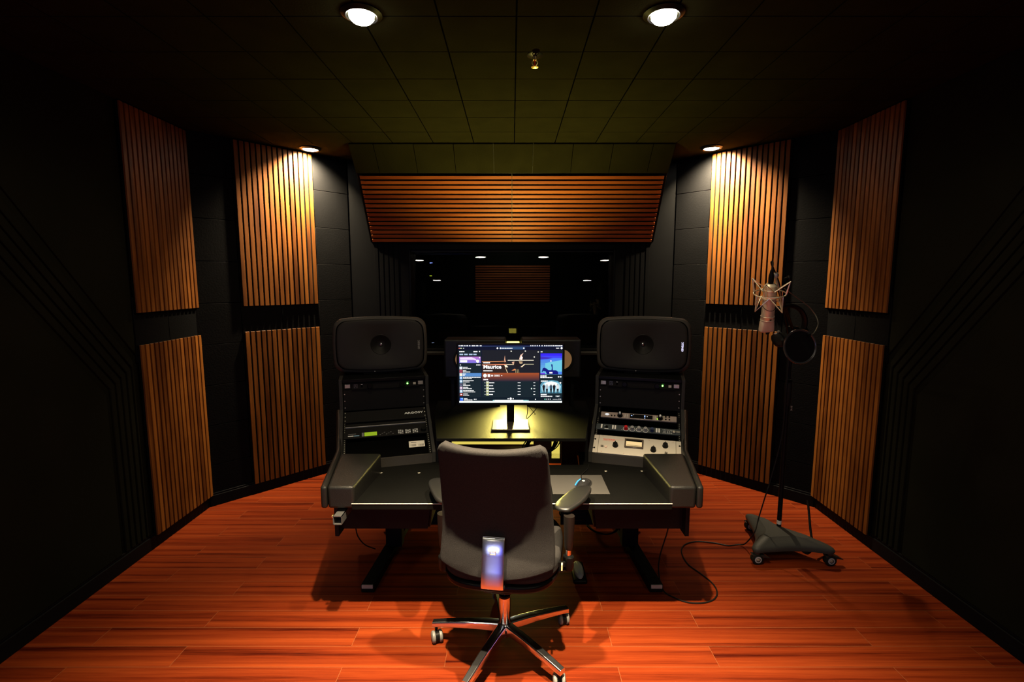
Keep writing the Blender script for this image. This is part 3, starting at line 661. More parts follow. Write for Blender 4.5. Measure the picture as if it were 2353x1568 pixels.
# ============================================================ SMALL SPEAKERS, TUBE LAMP, MONITOR
for s in (-1, 1):
    sd = 'left' if s < 0 else 'right'
    x0, x1 = (.060, .452) if s > 0 else (-.445, -.040)
    t = thing('compact_speaker', f'black box speaker on its side behind the {sd} half of the monitor' + (', tan cone showing' if s > 0 else ''), 'speaker', ((x0+x1)/2, 3.3, 1.06), 0, 'speakers lying behind the monitor')
    build(MB().box(x0, x1, 3.21, 3.39, 1.062, 1.318), 'cabinet', mat('gloss_black', (.006, .006, .006), .45, spec=.2), t, bevel=.012, seg=4)
    cxx = .325 if s > 0 else -.305
    b = MB().lathe((cxx, 3.21, 1.188), (0, -1, 0), [(.080, -.002), (.080, .005), (.068, .006), (.064, 0)], 40); build(b, 'cone_surround', RUBBER, t)
    b = MB().lathe((cxx, 3.21, 1.188), (0, -1, 0), [(.066, .004), (.045, .0025), (.02, .0015), (0, .001)], 40); build(b, 'woofer_cone', ORNG, t)
    build(MB().lathe(((.16 if s > 0 else -.15), 3.21, 1.188), (0, -1, 0), [(.04, 0), (.04, .003), (.018, .001), (.012, .006), (0, .008)], 28), 'tweeter', BLKM, t)
    m2 = thing('speaker_riser', f'black metal riser under the {sd} box speaker behind the monitor', 'speaker stand', ((x0+x1)/2, 3.3, .86), 0, 'risers behind the monitor')
    b = MB().box(x0+.03, x1-.03, 3.23, 3.37, 1.048, 1.0605); 
    for a in (x0+.04, x1-.06): b.box(a, a+.02, 3.25, 3.35, .861, 1.048)
    build(b, 'riser_frame', BLKM, m2)
YEL = emis('led_yellow', (1, .86, .12), 5.)
t = thing('led_tube_lamp', 'yellow glowing tube lamp upright behind the monitor between two box speakers', 'lamp', (.008, 3.34, .86))
build(MB().lathe((.008, 3.34, .86), (0, 0, 1), [(0, 0), (.035, 0), (.035, .012), (.012, .016), (.006, .02), (.006, .38), (0, .38)], 24), 'base', BLK, t)
build(MB().box(-.036, .050, 3.335, 3.345, 1.235, 1.290), 'glow_plate', YEL, t, bevel=.004)
def glow_light(name, loc, e, r, root, colr=(1, .82, .18), spot=None, rot=None):
    l = bpy.data.lights.new(name, 'SPOT' if spot else 'POINT'); l.energy = e; l.color = colr; l.shadow_soft_size = r
    if spot: l.spot_size = math.radians(spot); l.spot_blend = .9
    o = bpy.data.objects.new(name, l); col.objects.link(o); rl = FRAME[root.name].inverted()@V(loc); o.location = rl; o.parent = root
    if rot: o.rotation_euler = rot
    return o
glow_light('tube_glow', (.0, 3.32, 1.05), 165.0, .06, t, spot=110, rot=(math.radians(-48), 0, 0))
glow_light('tube_top_glow', (.0, 3.80, 1.20), 185.0, .03, t, spot=110, rot=(math.radians(188), 0, 0))
t = thing('led_lit_patch', 'yellow lit patch low on the front wall behind the desk, painted as glowing bars', 'painted light', (.05, 4.46, .3))
LIT_WALL = emis('lit_wall_yellow', (1, .80, .14), .75)  # yellow light on the lower wall, put in as glowing bars
build(MB().box(-.56, .20, 4.470, 4.482, .185, .250), 'strip', LIT_WALL, t)
build(MB().box(.37, .445, 4.470, 4.482, .05, .235), 'lit_patch_tail', LIT_WALL, t)
glow_light('strip_glow', (.05, 4.35, .30), 60.0, .08, t, spot=150, rot=(math.radians(-25), 0, 0))
build(MB().box(-.57, .47, 4.482, 4.4855, .02, .26), 'channel', BLKM, t)

mon = thing('computer_monitor', 'wide black computer monitor showing a music player on the raised desk shelf', 'monitor', (-.008, 2.80, .861))
xa, xb, zc, zd, ym = -.322, .306, .972, 1.338, 2.85
fm = Fr((xa+.011, ym-.0005, 1.329), (1, 0, 0), (0, 0, -1), (0, -1, 0))
SW, SH = (xb-xa-.022), .343
build(MB().box(xa, xb, ym, ym+.03, zc, zd), 'bezel', BLK, mon, bevel=.003)
build(MB().box(-.16, .14, ym+.03, ym+.05, 1.05, 1.27), 'rear_housing', BLK, mon, bevel=.005)
build(MB().box(-.031, .013, 2.855, 2.875, .865, 1.1), 'stand_neck', BLKM, mon, bevel=.003)
build(MB().prism([(-.114, 2.70, .861), (.098, 2.70, .861), (.098, 2.90, .861), (-.114, 2.90, .861)], (0, 0, .010)), 'stand_base', mat('stand_bronze', (.045, .036, .026), .45, metal=.4), mon, bevel=.003)
# --- picture on the screen (units: pixels of a 1345 x 745 layout)
PAL = []; PI_ = {}
def pc(c, s=1.):
    k = (tuple(round(q, 3) for q in c), s)
    if k not in PI_: PI_[k] = len(PAL); PAL.append(emis('screen_%d' % len(PAL), c, s))
    return PI_[k]
scr = MB(); kx, ky = SW/1345, SH/745
def R(x0, y0, x1, y1, c, l=1, s=1.): scr.quad([fm.P((x-180)*kx, (y-190)*ky, .0002+l*.00012) for x, y in ((x0, y0), (x1, y0), (x1, y1), (x0, y1))], pc(c, s))
def PG(pts, c, l=2, s=1.): scr.quad([fm.P((x-180)*kx, (y-190)*ky, .0002+l*.00012) for x, y in pts], pc(c, s))
def CI(x, y, r, c, l=3, s=1., ry=None): PG([(x+r*math.cos(2*math.pi*k/20), y+(ry or r)*math.sin(2*math.pi*k/20)) for k in range(20)], c, l, s)
WH = (1, 1, 1); BG = (.008, .017, .024); NV = (.004, .005, .022)
def TX(x, y, w, h=10, c=WH, l=4, s=1.1):      # unreadable small print: word-like dashes
    a = x
    while a < x+w-4:
        q = min(random.uniform(8, 26), x+w-a); R(a, y-h/2, a+q, y+h/2, c, l, s); a += q+3
R(180, 190, 1525, 935, BG, 0); R(180, 190, 1525, 208, (.01, .012, .05), 1); R(180, 208, 1525, 254, NV, 1); R(180, 206, 1525, 210, (.05, .10, .25), 2)
for x, w in ((185, 12), (208, 36), (255, 18), (284, 22), (318, 22), (352, 42), (404, 40), (455, 26)): TX(x, 199, w, 12)
for x in (1106, 1132, 1160, 1188, 1216, 1250, 1282, 1304, 1328, 1352, 1376, 1398): R(x, 192, x+14, 205, WH, 4)
TX(1420, 199, 98, 11)
for x, c in ((190, (1, .2, .1)), (206, (.95, .8, .7)), (222, (.7, 1, .5))): CI(x, 231, 7, c)
TX(244, 231, 10, 12); CI(683, 231, 12, WH); R(710, 216, 1038, 246, (.03, .075, .18), 2); CI(722, 231, 11, WH); TX(738, 231, 138, 12); CI(1022, 231, 10, WH); TX(1436, 230, 40, 12); CI(1508, 230, 14, WH)
for x0, x1 in ((180, 474), (484, 1222), (1230, 1520)): R(x0, 254, x1, 858, BG, 1)
R(474, 254, 484, 858, NV, 2); R(1222, 254, 1232, 858, NV, 2); R(180, 858, 1525, 908, (.004, .01, .018), 2)
TX(192, 274, 66, 13); TX(374, 274, 52, 14); TX(446, 272, 14, 14)
for x in (194, 254, 316, 372): R(x, 300, x+46 if x < 372 else 414, 318, (.45, .6, .8), 3, 1.)
for k in range(8): R(190, 338+k*10, 466, 348+k*10, (.55-.045*k, .20, .70+.02*k), 2, .9)
PG([(198, 348), (350, 345), (400, 365), (425, 392), (370, 378), (200, 376)], (.9, .75, 1), 3); R(200, 382, 292, 412, WH, 4); CI(427, 396, 20, WH, 4, 1.2); CI(453, 350, 9, WH, 4)
CI(204, 444, 7, WH); TX(408, 444, 54, 11)
th = [(.8, .9, 1), (.55, .08, .12), (.9, .85, .6), (.25, .5, .95), (.45, .7, 1), (.15, .2, .28), (.6, .4, .6), (.5, .75, 1), (.5, .06, .05)]
R(190, 548, 474, 592, (.10, .27, .62), 2)
for k in range(9):
    y = 482+k*43; R(192, y-17, 228, y+18, th[k], 3, 1.1 if k != 5 else 1); R(200, y-8, 220, y+6, WH if k not in (1, 5) else (.1, .03, .1), 4, .9)
    TX(236, y-8, (62, 42, 44, 230, 138, 40, 66, 138, 60)[k], 10); TX(236, y+9, (104, 94, 28, 116, 84, 98, 114, 160, 76)[k], 9)
# header photograph of a player behind two bright slides, then the colour band
R(484, 254, 1222, 545, (.012, .012, .018), 2); PG([(484, 395), (640, 400), (800, 404), (820, 545), (484, 545)], (.03, .015, .012), 3)
PG([(484, 400), (770, 393), (770, 399), (484, 408)], (1, .38, .14), 4, 1.2); PG([(484, 440), (790, 434), (790, 441), (484, 449)], (.95, .3, .15), 4, 1.1)
R(815, 380, 1150, 388, (1, .82, .62), 5, 1.3); R(1030, 432, 1152, 438, (.6, .55, .35), 5); R(790, 436, 900, 442, (.9, .7, .45), 5)
PG([(778, 322), (784, 380), (792, 400), (776, 412), (770, 380)], (.9, .45, .28), 5); PG([(1018, 290), (978, 318), (962, 372), (1000, 380), (1012, 350), (996, 330)], (.95, .62, .48), 5); PG([(985, 330), (1005, 340), (998, 372), (975, 374)], WH, 6)
PG([(770, 440), (800, 446), (820, 470), (808, 476), (780, 470)], (1, .8, .6), 5, 1.2); PG([(778, 470), (788, 478), (818, 545), (808, 545)], (.8, .6, .35), 5); PG([(900, 400), (960, 400), (975, 440), (950, 492), (915, 480), (895, 440)], (.012, .008, .01), 6)
PG([(868, 410), (900, 398), (905, 430), (880, 432)], (.8, .45, .3), 5); PG([(980, 470), (1030, 430), (1032, 445), (1000, 472)], (1, .75, .5), 5, 1.2); PG([(865, 515), (905, 492), (922, 500), (900, 515)], (.95, .3, .1), 5); PG([(955, 395), (1008, 400), (1004, 428), (960, 432)], (.5, .35, .2), 5)
for x in (915, 935, 955): PG([(x, 500), (x+5, 500), (x+8, 545), (x+2, 545)], (.6, .45, .2), 5)
for x, y in ((860, 268), (1042, 266), (1208, 278), (1158, 342)): CI(x, y, 9, (1, .95, .8), 5, 1.1, 7)
TX(500, 416, 86, 13); TX(500, 519, 124, 14)
for k in range(10):
    f = (1-k/10)**1.3; R(484, 545+k*11, 1222, 556+k*11, (.008+.40*f, .017+.065*f, .022+.012*(1-f)), 3)
CI(521, 581, 24, (.92, 1, .92), 5, 1.2); R(555, 562, 588, 600, WH, 5); TX(600, 581, 26, 20); R(640, 568, 712, 594, (.85, .7, .65), 5); R(646, 572, 706, 590, (.3, .1, .05), 6); TX(652, 581, 48, 9, l=7); TX(728, 581, 22, 6)
TX(500, 632, 66, 15)
for k in range(5):
    y = 673+k*38; R(517, y-6, 524, y+6, WH, 4); R(535, y-18, 569, y+14, (.75, .78, .4), 4); R(540, y-17, 565, y-4, WH, 5); TX(573, y, (68, 52, 60, 70, 54)[k], 12); R(944, y-4, 982, y+4, WH, 4); R(1148, y-4, 1172, y+4, WH, 4)
CI(1124, 749, 9, (.8, 1, .9))
# right column: two pictures
TX(1240, 276, 24, 12)
for k in range(9): R(1238, 296+k*30, 1516, 326+k*30, (.04+.015*k, .10+.055*k if k > 1 else .02+.04*k, .95 if k < 3 else .80), 3)
PG([(1238, 336), (1340, 346), (1400, 356), (1330, 368), (1238, 374)], (.05, .03, .55), 4); PG([(1300, 420), (1516, 380), (1516, 530), (1300, 535)], (.17, .62, .80), 4); CI(1372, 393, 9, WH, 6)
PG([(1255, 530), (1268, 485), (1290, 478), (1318, 490), (1340, 510), (1440, 512), (1466, 530), (1470, 564), (1320, 564), (1306, 528), (1275, 520), (1262, 538)], (.005, .008, .22), 6)
PG([(1376, 440), (1384, 432), (1394, 440), (1396, 480), (1398, 512), (1380, 512), (1384, 480), (1378, 456)], (.005, .008, .22), 6); R(1238, 545, 1300, 565, (.15, .05, .8), 5); R(1470, 530, 1516, 564, (.08, .25, .9), 5); R(1354, 534, 1394, 554, WH, 7)
TX(1238, 587, 84, 17); TX(1238, 606, 156, 10); CI(1474, 596, 10, WH); CI(1502, 596, 10, WH)
PG([(1238, 700), (1260, 665), (1320, 645), (1390, 638), (1460, 650), (1500, 675), (1516, 700), (1516, 808), (1238, 808)], (.10, .32, .45), 3); PG([(1250, 720), (1290, 670), (1380, 652), (1470, 672), (1506, 720), (1490, 790), (1260, 790)], (.45, .80, .95), 4)
CI(1378, 690, 80, (.9, 1, 1), 5, 1.1, 34)
for x, c in ((1282, (.01, .01, .015)), (1324, (.5, .55, .6)), (1376, (.05, .09, .14)), (1418, (.01, .01, .015)), (1464, (.8, .8, .8))):
    CI(x, 697, 8, (.6, .45, .4), 6); PG([(x-19, 712), (x-8, 703), (x+8, 703), (x+19, 712), (x+14, 752), (x-14, 752)], c, 6)
    PG([(x-13, 750), (x+13, 750), (x+11, 805), (x+3, 805), (x, 765), (x-4, 805), (x-12, 805)], (.008, .008, .014), 6)
TX(1246, 651, 86, 14, l=7); CI(1498, 674, 11, WH, 7); TX(1244, 826, 78, 15); TX(1244, 849, 150, 12); R(1438, 838, 1494, 856, (.6, .7, .75), 4); R(1442, 841, 1490, 856, (.01, .02, .03), 5); TX(1450, 850, 32, 9, l=6)
# bottom bar and dock line
R(192, 868, 234, 906, (.05, .15, .95), 4); PG([(196, 880), (230, 870), (232, 890)], (.3, .75, 1), 5); TX(244, 880, 46, 12); TX(244, 896, 116, 9); CI(380, 888, 8, WH); CI(401, 888, 8, WH)
CI(853, 879, 15, WH, 5, 1.1); CI(820, 880, 8, WH); CI(886, 880, 8, WH); R(640, 896, 1018, 907, WH, 5); R(1018, 897, 1066, 907, (.3, .7, .7), 5); CI(628, 902, 9, (.4, .9, .9), 5, 1, 5); CI(1078, 902, 9, (.4, .9, .9), 5, 1, 5)
CI(1176, 888, 8, WH); CI(1300, 886, 8, (.3, 1, .7)); [CI(x, 886, 7, WH) for x in (1323, 1346, 1368, 1482, 1504)]; R(1400, 884, 1466, 890, WH, 4); R(184, 908, 1522, 931, (.93, 1, .95), 5, 1.3)
build(scr, 'screen_picture', PAL, mon, smooth=0)
text('Maurice', 66*kx, Fr(fm.o, fm.u, -fm.v, fm.n), 318*kx, -299*ky, .0011, 'screen_title', emis('title_white', (1, 1, 1), 1.2), mon, sx=1.10, bold=.0009, ext=.0001)
sl_ = bpy.data.lights.new('screen_light', 'AREA'); sl_.shape = 'RECTANGLE'; sl_.size = .58; sl_.size_y = .32; sl_.energy = .8; sl_.color = (.6, .75, 1)
so = bpy.data.objects.new('screen_light', sl_); col.objects.link(so); so.parent = mon; so.location = (0, ym-.02-2.80, 1.155-.861); so.rotation_euler = (math.pi/2, 0, 0)
b = MB().tube([at(1213, 930, D=2.9), at(1212, 948, D=2.88), at(1210, 962, D=2.86), at(1217, 957, D=2.86), at(1233, 938, D=2.87), at(1229, 930, D=2.9)], .0022, 6, smooth=6).tube([at(1216, 935, D=2.89), at(1224, 945, D=2.86), at(1230, 952, D=2.86), at(1227, 953, D=2.86)], .0016, 6, smooth=6)
tag(build(b, 'monitor_cable', RUBBER), 'thin black cable looping below the right half of the monitor', 'cable')

# ============================================================ DESK TOP THINGS
pts = [at(1262, 1093, z=DZ), at(1385, 1094, z=DZ), at(1399, 1137, z=DZ), at(1262, 1137, z=DZ)]
x0, x1 = pts[0].x, (pts[1].x+pts[2].x)/2
tag(build(MB().box(x0, x1, 2.296, 2.53, DZ+.0008, DZ+.004), 'mouse_pad', MPAD, bevel=.012, seg=4), 'grey rectangular mouse pad on the desk right of the chair', 'mouse pad')
mc = at(1342, 1110, z=DZ+.02); mc.z = DZ+.004
t = thing('computer_mouse', 'black computer mouse with a blue lit edge on the grey pad', 'mouse', mc)
fu = V((math.cos(-.5), math.sin(-.5), 0)); fv = V((-fu.y, fu.x, 0)); fmx = Fr(mc, fu, fv, (0, 0, 1))
rows = []
for k in range(9):
    a = k/8; y = -.06+.12*a; w = .036*math.sin(math.pi*(.12+.76*a))**.5*(1-.12*math.sin(math.pi*a)); hh = .036*math.sin(math.pi*(.15+.72*a))
    rows.append([fmx.P(w*math.cos(q), y, .0+max(hh*math.sin(q), 0)) for q in [math.pi*j/10 for j in range(11)]])
b = MB(); b.grid(rows); [b.quad([p for p in r]) for r in (rows[0], rows[-1])]; build(b, 'shell', mat('mouse_black', (.015, .015, .016), .22), t, smooth=60)
build(MB().tube([fmx.P(-.036, .045, .012), fmx.P(-.0375, .01, .014), fmx.P(-.033, -.035, .011)], .0025, 6, smooth=5), 'blue_light_strip', emis('mouse_blue', (.05, .45, 1), 2.2), t)
b = MB().tube([fmx.P(.006+.007*math.cos(a), -.022+.007*math.sin(a), .0362) for a in [math.radians(60+k*28) for k in range(11)]]+[fmx.P(.006, -.022, .0368)], .0012, 5); build(b, 'round_emblem', WHITEP, t)
b = MB().tube([mc+V((0, .05, .01)), at(1336, 1092, z=DZ+.006), at(1350, 1078, z=DZ+.005), at(1353, 1068, z=DZ+.005)], .0018, 6, smooth=6); build(b, 'mouse_cord', RUBBER, t)
# cable bundle on the desk under the shelf
b = MB(); c0 = V((.17, 2.78, .72))
for k in range(9):
    a0 = random.uniform(0, 6); rr = random.uniform(.05, .085); pp = [c0+V((rr*1.3*math.cos(a0+q*.7), .05*math.sin(a0+q*.7), .055*math.sin(a0+.5+q*.7)+.04)) for q in range(9)]
    b.tube(pp, .0035, 6, closed=True, smooth=4)
tag(build(b, 'cable_bundle', RUBBER), 'tangled bundle of black cables under the raised shelf, right of centre', 'cables')
b = MB()
for k, (x, y) in enumerate(((1320, 1180), (1325, 1176), (1318, 1172))):
    p = at(x, y, z=.3); b.tube([p+V((.09*math.cos(a)*(1+.1*k), .05*math.sin(a), .012*k+.02*math.sin(a))) for a in [q*math.pi/4 for q in range(8)]], .004, 6, closed=True, smooth=4)
tag(build(b, 'cable_coil', RUBBER), 'black cable coil hanging under the desk beside the right armrest', 'cable')
b = MB()
for k in range(3):
    p = at(1382, 1200, z=.03+.006*k); b.tube([p+V((.10*math.cos(a)*(1+.08*k), .17*math.sin(a), 0)) for a in [q*math.pi/4 for q in range(8)]], .004, 6, closed=True, smooth=4)
tag(build(b, 'cable_coil', RUBBER), 'black cable coil lying on the floor behind the right apron of the desk', 'cable')
t = thing('foot_pedal', 'grey topped black foot pedal on the floor under the right half of the desk', 'pedal', (.385, 2.66, 0))
build(MB().box(.345, .425, 2.60, 2.80, .001, .028), 'base', BLK, t, bevel=.012, seg=3)
build(MB().lathe((.385, 2.70, .028), (0, 0, 1), [(.085, 0), (.085, .008), (.07, .016), (0, .018)], 24, sx=.34, up=(0, 1, 0)), 'treadle', mat('treadle_grey', (.28, .29, .31), .4), t)
tag(build(MB().tube([at(817, 1210, D=2.5), at(822, 1232, D=2.55), at(838, 1252, D=2.62), at(862, 1262, D=2.7)], .0035, 6, smooth=6), 'desk_cable', RUBBER), 'short black cable drooping under the left side of the desk', 'cable')

# ============================================================ CHAIR
CA = -math.radians(8); HX, HY = -.034, 2.125
def cl(x, y, z): return V((HX+x*math.cos(CA)-y*math.sin(CA), HY+x*math.sin(CA)+y*math.cos(CA), z))   # chair coords: x right, y towards the desk
ch = thing('office_chair', 'black fabric swivel office chair with chrome base pushed up to the desk', 'chair', (HX, HY, 0), CA)
pr = [(1.090, -.382, .206), (1.072, -.379, .214), (1.03, -.362, .216), (.93, -.325, .222), (.82, -.285, .228), (.72, -.262, .233), (.66, -.254, .237), (.61, -.263, .240), (.560, -.280, .241), (.538, -.284, .236)]
NU = 21
def back_surf(off, inset=0.):
    rows = []
    for z, y, w in pr:
        r = []
        for k in range(NU):
            q = -1+2*k/(NU-1); x = (w-inset)*q*1.0; yy = y+.062*abs(q)**2.3+off
            zz = z-.012*(1-abs(q)**2)*(1 if z > 1.0 else 0)-(.018*max(0, abs(q)-.9)/.1 if z > 1.05 else 0)-(.028*(1-q*q) if z < .56 else 0)
            r.append(cl(x, yy, zz))
        rows.append(r)
    return rows
A = back_surf(0); B = back_surf(.042, .004)
b = MB(); b.grid(A); b.grid([r[::-1] for r in B])
for i in range(len(A)-1):
    for (P1, P2) in ((A[i][0], A[i+1][0]),): pass
na = len(A); per = [A[0][k] for k in range(NU)]
def rim(a, bb): b.grid([a, bb])
rim(A[0], B[0]); rim(A[-1], B[-1]); rim([r[0] for r in A], [r[0] for r in B]); rim([r[-1] for r in A], [r[-1] for r in B])
o = build(b, 'backrest', FAB, ch, smooth=70); bm = bmesh.new(); bm.from_mesh(o.data); bmesh.ops.remove_doubles(bm, verts=bm.verts, dist=.0004); bmesh.ops.recalc_face_normals(bm, faces=bm.faces); bm.to_mesh(o.data); bm.free()
bv = o.modifiers.new('bevel', 'BEVEL'); bv.width = .014; bv.segments = 4; bv.limit_method = 'ANGLE'; bv.angle_limit = math.radians(50)
# seat
def slab(pts, z0, z1, crown=0.):
    b = MB(); n = len(pts); vs = [cl(x, y, z0) for x, y in pts]+[cl(x, y, z1) for x, y in pts]
    return b.add(vs, [tuple(range(n-1, -1, -1)), tuple(range(n, 2*n))]+[(i, (i+1) % n, (i+1) % n+n, i+n) for i in range(n)])
seat = [(.262*(1 if c_ > 0 else -1)*abs(c_)**.55, .022+.268*(1 if s_ > 0 else -1)*abs(s_)**.72) for c_, s_ in [(math.cos(q*math.pi/24), math.sin(q*math.pi/24)) for q in range(48)]]
build(slab(seat, .468, .540), 'seat_cushion', FAB, ch, bevel=.025, seg=4)
build(slab([(x*.97, y*.985-.01) for x, y in seat], .438, .470), 'seat_pan', BLK, ch, bevel=.010, seg=3)
b = MB().box(.268, .272, -.02, .03, .47, .49); build(MB().add([cl(.262, -.14, .49), cl(.262, -.12, .49), cl(.262, -.12, .515), cl(.262, -.14, .515)]+[cl(.268, -.14, .49), cl(.268, -.12, .49), cl(.268, -.12, .515), cl(.268, -.14, .515)], [(0, 1, 2, 3), (4, 7, 6, 5), (0, 4, 5, 1), (1, 5, 6, 2), (2, 6, 7, 3), (3, 7, 4, 0)]), 'seat_tag', mat('tag_cream', (.75, .7, .4), .5), ch)
# chrome back bracket
pb = [(-0.272, 0.688), (-0.28, 0.69), (-0.286, 0.68), (-0.298, 0.624), (-0.31, 0.564), (-0.323, 0.519), (-0.322, 0.5), (-0.3, 0.486), (-0.27, 0.479), (-0.15, 0.445)]
b = MB(); half = .044; th_ = .012
rows = []
for i, (y, z) in enumerate(pb):
    p, q = pb[max(i-1, 0)], pb[min(i+1, len(pb)-1)]; d = V((q[0]-p[0], q[1]-p[1])).normalized(); nrm = V((-d.y, d.x)); 
    if nrm.x > 0 and i < 6: nrm = -nrm
    inn = (y-nrm.x*th_, z-nrm.y*th_)
    w = half
    r = [cl(w*math.sin(a), y+.002*(1-math.cos(a)), z) for a in [math.radians(v) for v in (-90, -60, -30, 0, 30, 60, 90)]]
    yi, zi = (y+th_, z) if i < 6 else (y+th_*.6, z+th_*.8)
    r += [cl(w, yi, zi), cl(-w, yi, zi)]; rows.append(r)
b.grid(rows, True); b.quad(rows[0]); b.quad(rows[-1]); build(b, 'back_bracket', CHROMEB, ch, bevel=.003, seg=3)
f9 = Fr(cl(0, -.2985, .615), V((math.cos(CA), math.sin(CA), 0)), V((0, 0, 1)), V((math.sin(CA), -math.cos(CA), 0)))
build(MB().box(-.012, .012, .028, .030, -.002, .001, f9).box(-.012, .012, .016, .018, -.002, .002, f9).box(-.012, -.010, .016, .030, -.002, .0015, f9).box(.010, .012, .016, .030, -.002, .0015, f9), 'bracket_emblem', STEEL, ch)
build(slab([(-.06, -.20), (.06, -.20), (.075, .10), (-.075, .10)], .395, .440), 'tilt_mechanism', BLK, ch, bevel=.012, seg=3)
b = MB().tube([cl(.05, -.10, .425), cl(.13, -.13, .425), cl(.17, -.135, .43)], .008, 8); build(b, 'tilt_lever', BLK, ch)
b = MB().cyl(cl(0, 0, .26), cl(0, 0, .40), .014, seg=20); build(b, 'gas_piston', CHROME, ch)
b = MB().lathe(cl(0, 0, .06), (0, 0, 1), [(0, 0), (.020, 0), (.022, .05), (.027, .07), (.027, .185), (.024, .20), (.016, .205), (0, .205)], 28); build(b, 'column_sleeve', CHROME, ch)
b = MB().lathe(cl(0, 0, .255), (0, 0, 1), [(.016, 0), (.026, .002), (.026, .012), (.016, .014)], 24); build(b, 'column_collar', BLK, ch)
wa = [27, 99, 171, -117, -45]
b = MB().lathe(cl(0, 0, .085), (0, 0, 1), [(0, 0), (.034, 0), (.045, .02), (.036, .042), (.026, .05), (0, .05)], 28); build(b, 'base_hub', CHROME, ch)
swv = [100, 20, -70, 60, 90]
for k, wd in enumerate(wa):
    a = math.radians(wd); d = V((math.cos(a), math.sin(a), 0)); e = V((-math.sin(a), math.cos(a), 0)); H0 = V((HX, HY, 0))
    rows = []
    for q in range(9):
        t_ = q/8; r = .02+.325*t_; zt = .132-.036*t_**1.6; w = .022-.006*t_; hh = .040-.016*t_
        c_ = H0+d*r
        rows.append([c_+e*w+V((0, 0, zt-hh)), c_+e*w*1.0+V((0, 0, zt-.006)), c_+e*w*.75+V((0, 0, zt)), c_-e*w*.75+V((0, 0, zt)), c_-e*w+V((0, 0, zt-.006)), c_-e*w+V((0, 0, zt-hh))])
    b = MB(); b.grid(rows, True); b.quad(rows[0]); b.quad(rows[-1]); leg = build(b, 'base_leg', CHROMEB, ch, bevel=.0015, smooth=50)
    # twin caster
    cc = H0+d*.33; sw = math.radians(swv[k]); cd = V((math.cos(sw), math.sin(sw), 0)); ce = V((-cd.y, cd.x, 0)); wc = cc+cd*.014+V((0, 0, .0275))
    b = MB().cyl(cc+V((0, 0, .05)), cc+V((0, 0, .082)), .007, mi=0).lathe(wc-ce*.009, ce, [(0, 0), (.024, 0), (.024, .018), (0, .018)], 24)
    cs = build(b, 'caster', BLK, ch)
    b = MB()
    for q in (-1, 1): b.lathe(wc+ce*(q*.010), ce*q, [(.0, 0), (.0265, 0), (.0275, .004), (.0265, .012), (.020, .016), (0, .017)], 28)
    each(b, 'caster_wheel', CASTG, cs)
# arm pads and posts
def pad(px, label=None, z=.745, side=1):
    pts = [at(x, y, z=z) for x, y in px]; n = len(pts); b = MB(); c_ = sum(pts, V())/n
    vs = [c_+(p-c_)*.86+V((0, 0, -.030)) for p in pts]+[p+V((0, 0, -.016)) for p in pts]+[c_+(p-c_)*.97+V((0, 0, -.003)) for p in pts]+[c_+(p-c_)*.84+V((0, 0, .001)) for p in pts]
    fs_ = [tuple(range(n-1, -1, -1)), tuple(range(3*n, 4*n))]
    for L in range(3): fs_ += [(L*n+i, L*n+(i+1) % n, (L+1)*n+(i+1) % n, (L+1)*n+i) for i in range(n)]
    return build(b.add(vs, fs_), 'armrest_pad', PAD, ch, smooth=70, sub=1), c_
p1, c1 = pad([(1271, 1157), (1276, 1165), (1290, 1169), (1306, 1171), (1314, 1167), (1330, 1158), (1346, 1145), (1358, 1128), (1362, 1118), (1354, 1112), (1338, 1112), (1320, 1117), (1302, 1129), (1284, 1145)])
p2, c2 = pad([(982, 1102), (984, 1114), (991, 1128), (999, 1142), (1007, 1150), (1022, 1152), (1036, 1150), (1044, 1141), (1043, 1126), (1036, 1108), (1026, 1098), (1010, 1094), (994, 1096)])
for x, D0 in ((1308, 1.99), (1017, 1.99)):
    pt = at(x, 1175, D=D0); q = V((pt.x, pt.y, 0)); sg = 1 if x > 1176 else -1
    b = MB().lathe(q+V((0, 0, .575 if sg < 0 else .565)), (0, 0, 1), [(0, 0), (.015, 0), (.017, .01), (.022, .12), (.022, .150), (0, .150)], 24, sx=1.1); post = build(b, 'arm_post', mat('post_black', (.006, .0045, .004), .4, spec=.2), ch)
    b = MB().lathe(q+V((0, 0, .52)), (0, 0, 1), [(0, 0), (.012, 0), (.012, .06), (0, .06)], 20); build(b, 'post_sleeve', CHROME, post)
    b = MB().lathe(q+V((0, 0, .47)), (0, 0, 1), [(0, 0), (.016, .002), (.021, .02), (.021, .062), (.018, .066), (0, .066)], 20, sx=1.15); arm = build(b, 'arm_clamp', BLK, ch)
    b = MB().tube([q+V((0, 0, .485)), q+V((-sg*.05, .03, .452)), q+V((-sg*.16, .06, .445))], .013, 8, smooth=4); build(b, 'arm_bracket', BLK, arm)
    b = MB().box(q.x-sg*.045, q.x-sg*.015, q.y-.02, q.y-.008, .495, .515); build(b, 'clamp_button', BLKM, arm)

